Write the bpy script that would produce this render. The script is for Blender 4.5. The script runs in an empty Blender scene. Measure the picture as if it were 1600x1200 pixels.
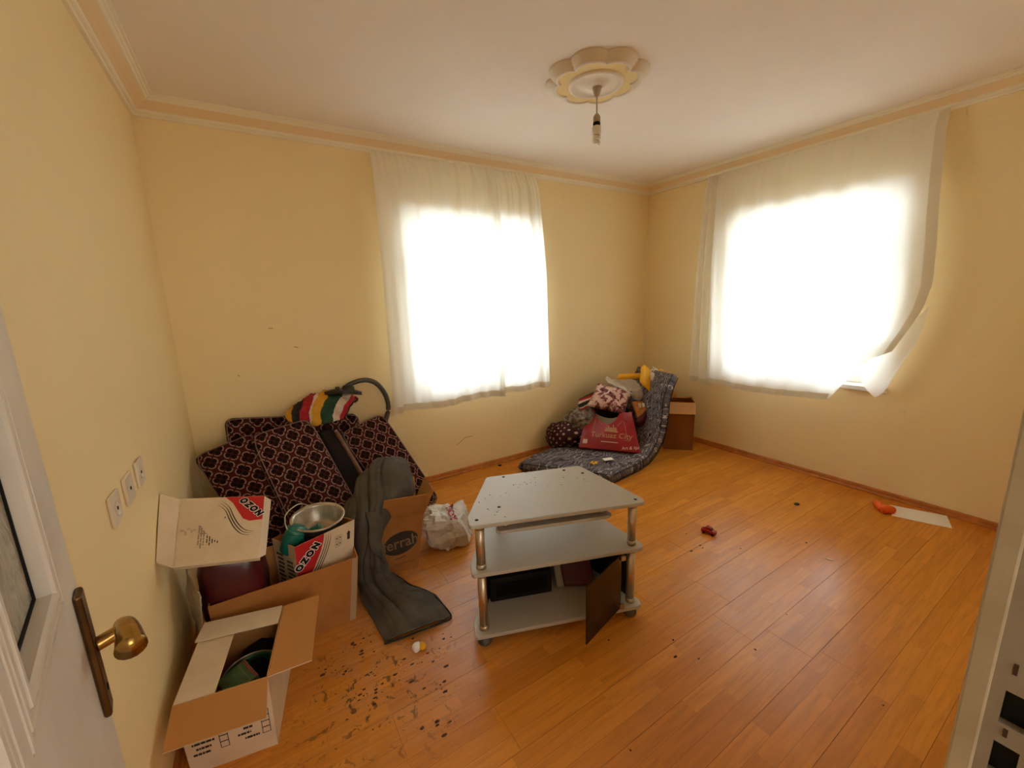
import bpy, bmesh, math, random
from mathutils import Vector, Matrix, noise
from mathutils.bvhtree import BVHTree

# ------------------------------------------------------------------ camera, sky, light, exposure
S = bpy.context.scene
COL = S.collection
W, H, YF = 4.341, 2.74, -3.25          # right wall x, ceiling z, front (door) wall y; left wall x=0, back wall y=0
cam_d = bpy.data.cameras.new('camera'); cam = bpy.data.objects.new('camera', cam_d); COL.objects.link(cam)
cam_d.sensor_width = 36; cam_d.sensor_fit = 'HORIZONTAL'; cam_d.lens = 14.4824; cam_d.clip_start = .02
_r = [[0.8453050324280996, -0.5333869537737547, -0.030947692897597936], [0.1312969023292921, 0.15123213458901463, 0.9797397434555681], [-0.5179001115953363, -0.8322422718244998, 0.19786933920628902]]
cam.matrix_world = Matrix.Translation(Vector((0.41745,-3.31766,1.55471))) @ Matrix(_r).transposed().to_4x4()
S.camera = cam
S.view_settings.view_transform = 'Standard'; S.view_settings.look = 'None'; S.view_settings.gamma = 1
S.view_settings.use_curve_mapping = False
S.view_settings.exposure = .6
try:
    S.cycles.max_bounces = 14; S.cycles.diffuse_bounces = 10; S.cycles.transparent_max_bounces = 16; S.cycles.sample_clamp_indirect = 6
except Exception: pass
world = bpy.data.worlds.new('sky'); S.world = world; world.use_nodes = True
_bg = world.node_tree.nodes['Background']; _bg.inputs[0].default_value = (.88, .95, 1.0, 1); _bg.inputs[1].default_value = 9.0
def portal(name, loc, rot, sx, sy):
    l = bpy.data.lights.new(name, 'AREA'); l.shape = 'RECTANGLE'; l.size = sx; l.size_y = sy
    o = bpy.data.objects.new(name, l); COL.objects.link(o); o.location = loc; o.rotation_euler = rot
    l.cycles.is_portal = True
    return o
portal('sky_portal', (2.15, .27, 1.53), (-math.pi/2, 0, 0), 1.36, 1.5)
portal('sky_portal', (W+.27, -1.62, 1.53), (math.pi/2, 0, math.pi/2), 1.3, 1.5)
hl = bpy.data.lights.new('hall_fill', 'AREA'); hl.shape = 'RECTANGLE'; hl.size = 1.5; hl.size_y = 1.3; hl.energy = 20; hl.color = (1.0, .94, .84)  # added fill lamp in the unseen hall, brightens the room through the doorway
hlo = bpy.data.objects.new('hall_fill', hl); COL.objects.link(hlo); hlo.location = (1.0, -5.25, 1.65); hlo.rotation_euler = (math.pi/2, 0, 0)

# ------------------------------------------------------------------ helpers
def lin(c):
    return tuple(((v/255)/12.92 if v/255 <= .04045 else ((v/255+.055)/1.055)**2.4) for v in c)
class N:
    """tiny node helper around one material"""
    def __init__(s, name):
        s.m = bpy.data.materials.new(name); s.m.use_nodes = True; s.t = s.m.node_tree
        s.b = s.t.nodes['Principled BSDF']; s.out = s.t.nodes['Material Output']
    def n(s, typ, **kw):
        x = s.t.nodes.new(typ)
        for k, v in kw.items():
            if k == 'ins':
                for i, val in v.items():
                    if hasattr(val, 'is_output') and val.is_output: s.t.links.new(val, x.inputs[i])
                    elif isinstance(val, tuple) and len(val) == 3 and x.inputs[i].type == 'RGBA': x.inputs[i].default_value = (*val, 1)
                    else: x.inputs[i].default_value = val
            else: setattr(x, k, v)
        return x
    def math(s, op, a, b=0.0, c=0.0): return s.n('ShaderNodeMath', operation=op, ins={0: a, 1: b, 2: c}).outputs[0]
    def mix(s, f, a, b): 
        x = s.n('ShaderNodeMix', data_type='RGBA', ins={0: f}); 
        for i, v in ((6, a), (7, b)):
            if hasattr(v, 'is_output'): s.t.links.new(v, x.inputs[i])
            else: x.inputs[i].default_value = (*v, 1)
        return x.outputs[2]
    def ramp(s, v, stops, const=False):
        x = s.n('ShaderNodeValToRGB', ins={0: v}); cr = x.color_ramp
        if const: cr.interpolation = 'CONSTANT'
        while len(cr.elements) < len(stops): cr.elements.new(.5)
        for e, (p, c) in zip(cr.elements, stops): e.position = p; e.color = (*c, 1) if len(c) == 3 else c
        return x.outputs[0]
    def noise(s, vec, scale, detail=3, rough=.5, dist=0): 
        return s.n('ShaderNodeTexNoise', ins={'Vector': vec, 'Scale': scale, 'Detail': detail, 'Roughness': rough, 'Distortion': dist}).outputs[0]
    def step(s, v, lo, hi):
        return s.n('ShaderNodeMapRange', ins={0: v, 1: lo, 2: hi, 3: 0.0, 4: 1.0}).outputs[0]
    def link(s, o, inp): s.t.links.new(o, s.b.inputs[inp] if isinstance(inp, str) else inp)
    def bump(s, h, strength=.3, dist=.01):
        x = s.n('ShaderNodeBump', ins={'Height': h, 'Strength': strength, 'Distance': dist}); s.link(x.outputs[0], 'Normal')
    def obj(s): return s.n('ShaderNodeTexCoord').outputs['Object']
    def uv(s): return s.n('ShaderNodeTexCoord').outputs['UV']
    def pos(s): return s.n('ShaderNodeNewGeometry').outputs['Position']
def M(name, col, rough=.6, metal=0.0, var=None, vs=8, bump=0.0, bs=60, spec=.5, trans=0.0, emit=None):
    k = N(name); k.b.inputs['Roughness'].default_value = rough; k.b.inputs['Metallic'].default_value = metal
    k.b.inputs['Specular IOR Level'].default_value = spec
    k.b.inputs['Base Color'].default_value = (*col, 1)
    if var: k.link(k.mix(k.step(k.noise(k.pos(), vs, 5, .6), .35, .65), col, var), 'Base Color')
    if bump: k.bump(k.noise(k.pos(), bs, 4), bump, .004)
    return k.m
def newobj(name, me, mats, parent=None, smooth=False):
    o = bpy.data.objects.new(name, me); COL.objects.link(o)
    for m in (mats if isinstance(mats, (list, tuple)) else [mats]): me.materials.append(m)
    if parent is not None: o.parent = parent
    if smooth:
        me.polygons.foreach_set('use_smooth', [True]*len(me.polygons)); me.update()
    return o
def pyobj(name, vs, fs, mats, parent=None, smooth=False, mi=None, uvs=None):
    me = bpy.data.meshes.new(name); me.from_pydata([tuple(v) for v in vs], [], fs)
    if mi: me.polygons.foreach_set('material_index', mi)
    if uvs:
        l = me.uv_layers.new(name='UVMap')
        for lp in me.loops: l.data[lp.index].uv = uvs[lp.vertex_index]
    me.validate(); me.update()
    return newobj(name, me, mats, parent, smooth)
def bmobj(name, bm, mats, parent=None, smooth=False):
    bmesh.ops.recalc_face_normals(bm, faces=bm.faces)
    me = bpy.data.meshes.new(name); bm.to_mesh(me); bm.free()
    return newobj(name, me, mats, parent, smooth)
def tag(o, label=None, cat=None, group=None, kind=None):
    if label: o['label'] = label
    if cat: o['category'] = cat
    if group: o['group'] = group
    if kind: o['kind'] = kind
    return o
def empty(name, loc, label=None, cat=None, group=None, kind=None):
    o = bpy.data.objects.new(name, None); COL.objects.link(o); o.location = loc; o.empty_display_size = .05
    return tag(o, label, cat, group, kind)
def fix(root):
    """parts are modelled in room coordinates: keep them there under a moved Empty"""
    inv = Matrix.Translation(-Vector(root.location))
    for c in root.children: c.matrix_parent_inverse = inv
def box(bm, a, b, bev=0.0):
    x0, y0, z0 = a; x1, y1, z1 = b
    v = [bm.verts.new(p) for p in ((x0,y0,z0),(x1,y0,z0),(x1,y1,z0),(x0,y1,z0),(x0,y0,z1),(x1,y0,z1),(x1,y1,z1),(x0,y1,z1))]
    f = [bm.faces.new([v[i] for i in q]) for q in ((0,3,2,1),(4,5,6,7),(0,1,5,4),(1,2,6,5),(2,3,7,6),(3,0,4,7))]
    if bev:
        es = list({e for q in f for e in q.edges}); bmesh.ops.bevel(bm, geom=es, offset=bev, segments=2, affect='EDGES', profile=.5)
def boxobj(name, a, b, m, parent=None, bev=0.0):
    bm = bmesh.new(); box(bm, a, b, bev); return bmobj(name, bm, m, parent)
def prism(bm, pts, z0, z1, bev=0.0):
    a = [bm.verts.new((p[0], p[1], z0)) for p in pts]; b = [bm.verts.new((p[0], p[1], z1)) for p in pts]; n = len(pts)
    fs = [bm.faces.new(a[::-1]), bm.faces.new(b)] + [bm.faces.new((a[i], a[(i+1)%n], b[(i+1)%n], b[i])) for i in range(n)]
    if bev: bmesh.ops.bevel(bm, geom=list({e for f in fs for e in f.edges}), offset=bev, segments=2, affect='EDGES', profile=.5)
def lathe(bm, prof, c=(0,0,0), n=24, axis=None, rmod=None, caps=True):
    """profile of (radius, height) turned about axis through c"""
    q = Vector((0,0,1)).rotation_difference(Vector(axis)).to_matrix() if axis is not None else Matrix.Identity(3)
    c = Vector(c); rings = []
    for r, h in prof:
        ring = []
        for i in range(n):
            a = 2*math.pi*i/n; rr = r*(rmod(a, r) if rmod else 1)
            ring.append(bm.verts.new(c + q @ Vector((rr*math.cos(a), rr*math.sin(a), h))))
        rings.append(ring)
    for A, B in zip(rings, rings[1:]):
        for i in range(n): bm.faces.new((A[i], A[(i+1)%n], B[(i+1)%n], B[i]))
    if caps and prof[0][0] > 1e-5: bm.faces.new(rings[0][::-1])
    if caps and prof[-1][0] > 1e-5: bm.faces.new(rings[-1])
    bmesh.ops.remove_doubles(bm, verts=bm.verts, dist=1e-6)
def latheobj(name, prof, c, m, parent=None, n=24, axis=None, rmod=None, smooth=True, caps=True):
    bm = bmesh.new(); lathe(bm, prof, c, n, axis, rmod, caps); return bmobj(name, bm, m, parent, smooth)
def cr(pts, n):
    """Catmull-Rom through points, n samples per span"""
    P = [Vector(p) for p in pts]; out = []
    for i in range(len(P)-1):
        p0 = P[max(i-1,0)]; p1 = P[i]; p2 = P[i+1]; p3 = P[min(i+2,len(P)-1)]
        for k in range(n):
            t = k/n
            out.append(.5*((2*p1)+(p2-p0)*t+(2*p0-5*p1+4*p2-p3)*t*t+(3*p1-p0-3*p2+p3)*t**3))
    out.append(P[-1]); return out
def tube(name, pts, r, m, parent=None, n=8, spans=6, taper=None, closed=False):
    P = cr(pts, spans) if spans > 1 else [Vector(p) for p in pts]
    bm = bmesh.new(); rings = []; up = Vector((.13,.21,.97))
    for i, p in enumerate(P):
        d = (P[min(i+1,len(P)-1)]-P[max(i-1,0)]).normalized()
        a = d.cross(up).normalized() if abs(d.dot(up)) < .98 else d.cross(Vector((1,0,0))).normalized(); b = d.cross(a); up = -b if False else up
        rr = r if taper is None else r*taper(i/(len(P)-1))
        rings.append([bm.verts.new(p+(a*math.cos(2*math.pi*k/n)+b*math.sin(2*math.pi*k/n))*rr) for k in range(n)])
    for A, B in zip(rings, rings[1:]):
        for i in range(n): bm.faces.new((A[i], A[(i+1)%n], B[(i+1)%n], B[i]))
    bm.faces.new(rings[0][::-1]); bm.faces.new(rings[-1])
    return bmobj(name, bm, m, parent, True)
def bil(q, u, v):
    """quad (bl, br, tr, tl)"""
    a, b, c, d = (Vector(p) for p in q)
    return a*(1-u)*(1-v)+b*u*(1-v)+c*u*v+d*(1-u)*v
def qn(q):
    a, b, c, d = (Vector(p) for p in q); return (c-a).cross(d-b).normalized()
def slab(name, q, th, mats, parent=None):
    """card: quad front (bl,br,tr,tl seen from its front), thickness behind it"""
    n = qn(q); f = [Vector(p) for p in q]; b = [p-n*th for p in f]
    fs = [(0,1,2,3),(7,6,5,4)]+[(i, i+4, (i+1)%4+4, (i+1)%4) for i in range(4)]
    return pyobj(name, f+b, fs, mats, parent, mi=[0]+[1 if isinstance(mats,(list,tuple)) and len(mats)>1 else 0]*5)
def decal(name, q, pts, m, parent, off=.0008, th=0):
    """flat print: polygon in face coordinates (0..1) lying on quad q"""
    n = qn(q); bm = bmesh.new()
    for poly in (pts if isinstance(pts[0][0], (tuple, list)) else [pts]):
        f = bm.faces.new([bm.verts.new(bil(q, u, v)+n*off) for u, v in poly])
    bmesh.ops.triangulate(bm, faces=bm.faces)
    me = bpy.data.meshes.new(name); bm.to_mesh(me); bm.free()
    return newobj(name, me, m, parent)
def textmesh(s, off=0.0, sx=1.0):
    c = bpy.data.curves.new('lettering', 'FONT'); c.body = s; c.align_x = 'CENTER'; c.align_y = 'CENTER'; c.size = 1; c.offset = off; c.space_character = sx; c.resolution_u = 3
    o = bpy.data.objects.new('lettering', c); COL.objects.link(o)
    dg = bpy.context.evaluated_depsgraph_get(); me = bpy.data.meshes.new_from_object(o.evaluated_get(dg))
    vs = [v.co.copy() for v in me.vertices]; fs = [tuple(p.vertices) for p in me.polygons]
    bpy.data.objects.remove(o); bpy.data.curves.remove(c); bpy.data.meshes.remove(me)
    return vs, fs
def text_on(name, s, q, cen, size, ang, m, parent, off=.0016, fat=0.0, sp=1.0, ratio=1.0, stretch=1.0):
    """lettering on quad q; cen in face coordinates, size in metres, ang in degrees"""
    vs, fs = textmesh(s, fat, sp); a = math.radians(ang); q = [Vector(p) for p in q]
    w = (q[1]-q[0]).length; h = (q[3]-q[0]).length; n = qn(q); out = []
    for v in vs:
        x = v.x*size*stretch; y = v.y*size
        X = x*math.cos(a)-y*math.sin(a); Y = x*math.sin(a)+y*math.cos(a)
        out.append(bil(q, cen[0]+X/w, cen[1]+Y/h)+n*off)
    return pyobj(name, out, fs, m, parent)
def dashes(name, q, rect, lines, m, parent, seed=1, vert=False, off=.0009, ragged=.4, hgt=.55):
    """rows of tiny print too small to read"""
    r = random.Random(seed); u0, v0, u1, v1 = rect; polys = []
    for i in range(lines):
        t0 = (i+.5-hgt/2)/lines; t1 = (i+.5+hgt/2)/lines
        s = r.random()*ragged*.5; e = 1-r.random()*ragged*.5; x = s
        while x < e:
            x2 = min(e, x+.05+r.random()*.16)
            if x2-x > .02:
                if vert: polys.append([(u0+(u1-u0)*t0, v0+(v1-v0)*x), (u0+(u1-u0)*t1, v0+(v1-v0)*x), (u0+(u1-u0)*t1, v0+(v1-v0)*x2), (u0+(u1-u0)*t0, v0+(v1-v0)*x2)])
                else: polys.append([(u0+(u1-u0)*x, v0+(v1-v0)*t0), (u0+(u1-u0)*x2, v0+(v1-v0)*t0), (u0+(u1-u0)*x2, v0+(v1-v0)*t1), (u0+(u1-u0)*x, v0+(v1-v0)*t1)])
            x = x2+.025
    return decal(name, q, polys, m, parent, off)
def sheet(name, rows, m, parent=None, nu=8, nv=8, th=.003, wr=0.0, ws=9, seed=0, ridged=False, both=True, fit=None, fold=None):
    """cloth lofted through rows of points"""
    R = [cr(r, nu) for r in rows]; cols = len(R[0])
    C = [cr([R[j][i] for j in range(len(R))], nv) for i in range(cols)]; rn = len(C[0])
    G = [[C[i][j] for i in range(cols)] for j in range(rn)]
    vs = []; uvs = []
    for j in range(rn):
        for i in range(cols):
            p = G[j][i]; du = G[j][min(i+1,cols-1)]-G[j][max(i-1,0)]; dv = G[min(j+1,rn-1)][i]-G[max(j-1,0)][i]
            n = du.cross(dv); n = n.normalized() if n.length > 1e-9 else Vector((0,0,1))
            if wr:
                q = p*ws+Vector((seed*7.1, 0, seed))
                h = noise.noise(q)+.5*noise.noise(q*2.1)
                if ridged: h = (1-abs(noise.noise(q))*2)+.6*(1-abs(noise.noise(q*2.3))*2)-.8
                p = p+n*h*wr
            if fold:
                fu, fv = i/(cols-1), j/(rn-1); w = fold[1]*fu*2*math.pi+fold[2]*noise.noise(Vector((fu*1.7+seed, fv*3.3, 1.7)))*2
                k_ = 1-abs(math.sin(w*.5))**.7*1.6+.6*(1-abs(math.sin(w*.83+fv*5)))**2
                p = p+n*k_*fold[0]*min(1, 4*fu, 4*(1-fu))*min(1, 5*(1-fv)+.25)
            if fit: p = fit(p)
            vs.append(p); uvs.append((i/(cols-1), j/(rn-1)))
    fs = [(j*cols+i, j*cols+i+1, (j+1)*cols+i+1, (j+1)*cols+i) for j in range(rn-1) for i in range(cols-1)]
    if th:
        nv0 = len(vs); me = bpy.data.meshes.new('t'); me.from_pydata([tuple(v) for v in vs], [], fs); me.update()
        nr = [v.normal.copy() for v in me.vertices]; bpy.data.meshes.remove(me)
        vs = vs+[vs[k]-nr[k]*th for k in range(nv0)]; uvs = uvs+uvs
        bd = [i for i in range(cols)]+[j*cols+cols-1 for j in range(1, rn)]+[(rn-1)*cols+i for i in range(cols-2, -1, -1)]+[j*cols for j in range(rn-2, 0, -1)]
        fs = fs+[tuple(x+nv0 for x in reversed(f)) for f in fs]+[(bd[(k+1)%len(bd)], bd[k], bd[k]+nv0, bd[(k+1)%len(bd)]+nv0) for k in range(len(bd))]
    return pyobj(name, vs, fs, m, parent, True, uvs=uvs)
def pad(name, q, th, m, parent=None, n=18, p=6.0, wr=0.0, ws=12, puff=0.0, pinch=0.0, seed=0, warp=None, rc=0.0):
    """cushion: front mid-plane quad (bl,br,tr,tl), total thickness th, rounded edges; uv in metres"""
    nr = qn(q); q = [Vector(x) for x in q]; Wd = (q[1]-q[0]).length; Hd = (q[3]-q[0]).length
    t = [.5-.5*math.cos(math.pi*i/n) for i in range(n+1)]; t = [.55*a+.45*(i/n) for i, a in enumerate(t)]
    t = [0, .012]+[x for x in t[1:-1] if .02 < x < .98]+[.988, 1]
    K = len(t); vs = []; uvs = []; idx = {}
    def prof(a): return max(0.0, 1-abs(2*a-1)**p)**(1/p)
    for s in (1, -1):
        for j, v in enumerate(t):
            for i, u in enumerate(t):
                edge = i in (0, K-1) or j in (0, K-1)
                if s < 0 and edge: idx[s, i, j] = idx[1, i, j]; continue
                uu, vv = u, v
                if rc:
                    x, y = min(u, 1-u)*Wd, min(v, 1-v)*Hd
                    if x < rc and y < rc:
                        d = math.hypot(rc-x, rc-y)
                        if d > rc*.999 or True:
                            g = max(rc-x, rc-y)/max(d, 1e-9); x, y = rc-(rc-x)*g, rc-(rc-y)*g
                        uu = x/Wd if u < .5 else 1-x/Wd; vv = y/Hd if v < .5 else 1-y/Hd
                b = bil(q, uu, vv)
                if pinch:
                    c = bil(q, .5, .5); f = 1-pinch*(1-(2*u-1)**2)*((2*v-1)**2)-pinch*(1-(2*v-1)**2)*((2*u-1)**2); b = c+(b-c)*f
                h = th/2*prof(u)*prof(v)+puff*(1-(2*u-1)**2)*(1-(2*v-1)**2)
                if wr: h += wr*noise.noise(b*ws+Vector((seed, s, 0)))*prof(u)*prof(v)
                P = b+nr*s*h
                if warp: P = warp(P, u, v)
                idx[s, i, j] = len(vs); vs.append(P); uvs.append((u*Wd, v*Hd))
    fs = []
    for s in (1, -1):
        for j in range(K-1):
            for i in range(K-1):
                f = (idx[s,i,j], idx[s,i+1,j], idx[s,i+1,j+1], idx[s,i,j+1]); fs.append(f if s > 0 else f[::-1])
    return pyobj(name, vs, fs, m, parent, True, uvs=uvs)
def piping(name, q, th, r, m, parent, inset=.012, off=.40):
    n = qn(q); c = bil(q, .5, .5)
    P = [bil(q, u, v)+n*th*off for u, v in [(.5+(.5-inset)*math.copysign(abs(math.cos(t))**.22, math.cos(t)), .5+(.5-inset)*math.copysign(abs(math.sin(t))**.22, math.sin(t))) for t in [2*math.pi*i/48 for i in range(49)]]]
    return tube(name, P, r, m, parent, 6, 1)
def blob(name, c, ax, m, parent=None, e=.8, wr=.02, ws=8, seed=0, seg=40, rings=24, ridged=True, floor=None):
    """soft lump: superellipsoid with three axis vectors, crumpled"""
    c = Vector(c); A = [Vector(a) for a in ax]; vs = []; uvs = []
    def sp(x, k): return math.copysign(abs(x)**k, x)
    for j in range(rings+1):
        ph = -math.pi/2+math.pi*j/rings
        for i in range(seg):
            th = 2*math.pi*i/seg
            d = A[0]*sp(math.cos(ph), e)*sp(math.cos(th), e)+A[1]*sp(math.cos(ph), e)*sp(math.sin(th), e)+A[2]*sp(math.sin(ph), e)
            q = (c+d)*ws+Vector((seed*3.3, seed, 0))
            h = noise.noise(q)*.6+((1-2*abs(noise.noise(q*1.7)))*.5+(1-2*abs(noise.noise(q*3.1)))*.25 if ridged else .4*noise.noise(q*2.2))
            p = c+d+d.normalized()*h*wr
            if floor is not None and p.z < floor: p.z = floor
            vs.append(p); uvs.append((i/seg, j/rings))
    fs = [(j*seg+i, j*seg+(i+1)%seg, (j+1)*seg+(i+1)%seg, (j+1)*seg+i) for j in range(rings) for i in range(seg)]
    o = pyobj(name, vs, fs, m, parent, True, uvs=uvs)
    bm = bmesh.new(); bm.from_mesh(o.data); bmesh.ops.remove_doubles(bm, verts=bm.verts, dist=1e-5); bm.to_mesh(o.data); bm.free()
    return o
def taper(T, c, k, drop):
    """bottom corners of a box whose top is T: same shape scaled by k, centred on c, drop lower"""
    T = [Vector(p) for p in T]; m = sum(T, Vector())/4; d = Vector((c[0], c[1], m.z-drop))
    return [d+(p-m)*k for p in T]
def carton(root, top, bot, th, mo, mi):
    """open corrugated box: top and bottom corners fl, fr, br, bl; outside and inside board"""
    T = [Vector(p) for p in top]; B = [Vector(p) for p in bot]; ct = sum(T, Vector())/4; cb = sum(B, Vector())/4
    def ins(P, c): 
        out = []
        for i, p in enumerate(P):
            a = (P[i-1]-p).normalized(); b = (P[(i+1)%4]-p).normalized(); out.append(p+(a+b)*th)
        return out
    Ti, Bi = ins(T, ct), [p+Vector((0,0,th)) for p in ins(B, cb)]
    vs = T+B+Ti+Bi; fs = []; mm = []
    for i in range(4):
        k = (i+1)%4
        fs += [(4+i, 4+k, k, i), (8+i, 8+k, 12+k, 12+i), (i, k, 8+k, 8+i)]; mm += [0, 1, 1]
    fs += [(7,6,5,4), (12,13,14,15)]; mm += [0, 1]
    return pyobj('carton_walls', vs, fs, [mo, mi], root, mi=mm)
def onto(name, src, target, direction, m, parent, off=.0015):
    """press flat print (verts, faces) on the surface of target along direction"""
    bvh = BVHTree.FromPolygons([v.co for v in target.data.vertices], [p.vertices for p in target.data.polygons])
    d = Vector(direction).normalized(); out = []
    for v in src[0]:
        hit = bvh.ray_cast(v-d*.5, d)
        out.append(hit[0]-d*off if hit[0] is not None else v)
    return pyobj(name, out, src[1], m, parent)
def flat_text(s, c, ux, uy, size, fat=0.0, sp=1.0, arc=0.0):
    vs, fs = textmesh(s, fat, sp); c = Vector(c); ux = Vector(ux).normalized(); uy = Vector(uy).normalized()
    # cut long edges so that the lettering can follow a bent surface
    bm = bmesh.new(); bv = [bm.verts.new(v) for v in vs]
    for f in fs:
        try: bm.faces.new([bv[i] for i in f])
        except ValueError: pass
    bmesh.ops.triangulate(bm, faces=bm.faces)
    bmesh.ops.subdivide_edges(bm, edges=[e for e in bm.edges if e.calc_length() > .25], cuts=2)
    bmesh.ops.triangulate(bm, faces=bm.faces); bm.verts.index_update()
    out = ([c+ux*v.co.x*size+uy*(v.co.y-arc*v.co.x*v.co.x)*size for v in bm.verts], [tuple(v.index for v in f.verts) for f in bm.faces]); bm.free()
    return out
def grid_quad(q, n=8):
    vs = [bil(q, i/n, j/n) for j in range(n+1) for i in range(n+1)]
    return vs, [(j*(n+1)+i, j*(n+1)+i+1, (j+1)*(n+1)+i+1, (j+1)*(n+1)+i) for j in range(n) for i in range(n)]

# ------------------------------------------------------------------ materials
def wall_mat():
    k = N('cream_wall_paint'); P = k.pos()
    c = k.mix(k.step(k.noise(P, 1.3, 4), .3, .7), (.90, .745, .425), (.87, .71, .395))
    c = k.mix(k.math('MULTIPLY', k.step(k.noise(P, 14, 5, .7), .66, .74), .18), c, (.42, .30, .17))
    k.link(c, 'Base Color'); k.b.inputs['Roughness'].default_value = .62; k.b.inputs['Specular IOR Level'].default_value = .3
    k.bump(k.noise(P, 130, 3), .12, .004); return k.m
m_wall = wall_mat()
m_ceil = M('ceiling_paint', (.86, .79, .70), .9, var=(.84, .765, .675), vs=2, spec=.1)
m_corn = M('cornice_plaster_cream', (.86, .79, .62), .7, spec=.2)
m_corn_band = M('cornice_band_apricot', (.84, .655, .40), .75, spec=.2)
m_white = M('white_gloss_paint', (.74, .71, .66), .38, var=(.66, .62, .56), vs=5)
m_frame = M('door_frame_paint', (.36, .31, .24), .5, var=(.28, .24, .18), vs=9)
m_pvc = M('white_window_plastic', (.82, .82, .80), .35)
m_base = M('baseboard_wood', lin((196, 124, 58)), .4, var=lin((170, 100, 42)), vs=12)
m_black = M('black_matt', (.008, .007, .006), .7, spec=.25)
m_darkmetal = M('dark_metal', (.03, .025, .02), .5, .6)
m_chrome = M('satin_chrome', (.58, .50, .40), .36, 1.0)
m_brass = M('aged_brass', (.52, .33, .10), .24, 1.0, var=(.30, .17, .05), vs=30)
m_brassdark = M('tarnished_brass', (.20, .11, .045), .32, 1.0, var=(.10, .055, .025), vs=24)
m_silver = M('silver_grey_board', (.50, .475, .43), .42, var=(.46, .435, .39), vs=3)
m_rubber = M('grey_plastic_foot', (.09, .085, .075), .5)
m_kraft = M('brown_cardboard', lin((176, 122, 68)), .85, var=lin((164, 110, 58)), vs=10, spec=.15)
m_kraft_in = M('brown_cardboard_inside', lin((188, 134, 78)), .9, spec=.1)
m_whiteboard = M('white_cardboard', lin((222, 205, 180)), .75, var=lin((212, 193, 166)), vs=7, spec=.2)
m_print = M('brown_black_ink', (.035, .022, .016), .7)
m_printgrey = M('faded_grey_ink', (.30, .24, .19), .8)
m_redink = M('red_ink', (.50, .010, .016), .6)
m_ferrah = M('dark_grey_ink', (.045, .036, .028), .7)
m_ferrahtxt = M('bare_board_lettering', (.27, .17, .09), .8)
m_aluminium = M('worn_aluminium', (.58, .52, .42), .36, .75, var=(.40, .35, .28), vs=18)
m_potside = M('blackened_pot_side', (.02, .018, .016), .4)
m_teal = M('teal_plastic', (.012, .17, .13), .28)
m_greenpot = M('dark_green_enamel', (.010, .075, .028), .3)
m_greenbox = M('green_printed_card', (.09, .17, .075), .6, var=(.06, .12, .05), vs=40)
m_wire = M('galvanised_wire', (.6, .58, .54), .35, 1.0)
m_greyfab = M('grey_jacket_cloth', (.118, .106, .086), .85, var=(.080, .072, .060), vs=9, bump=.3, bs=500, spec=.15)
m_lining = M('black_jacket_edge', (.012, .011, .010), .8)
m_plastic = M('white_plastic_film', (.72, .70, .66), .3, var=(.62, .59, .54), vs=12)
m_plasticred = M('red_print_on_plastic', (.46, .02, .05), .4)
m_hose = M('grey_hose_rubber', (.075, .068, .056), .5)
m_stick = M('pinkish_worn_wood', (.26, .13, .075), .6, var=(.18, .085, .05), vs=20)
m_leather = M('black_leather', (.02, .017, .014), .35)
m_maroon = M('dark_red_film', (.10, .008, .012), .3, var=(.05, .005, .008), vs=7)
m_mud = M('dried_mud', (.075, .034, .016), .9)
m_yellow = M('yellow_plastic', (.85, .43, .012), .5)
m_beige = M('beige_bag_lining', (.42, .37, .27), .6)
m_socketp = M('ivory_socket_plastic', (.72, .64, .50), .4)
m_bulb = M('unlit_white_glass', (.80, .76, .68), .25)
m_holder = M('beige_lampholder', (.42, .35, .26), .5)
m_rose_white = M('ceiling_rose_white', (.80, .72, .60), .75, spec=.2)
m_rose_yel = M('ceiling_rose_yellow', (.80, .62, .30), .75, spec=.2)
m_paper = M('white_paper', (.90, .88, .84), .85, spec=.1)

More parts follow.
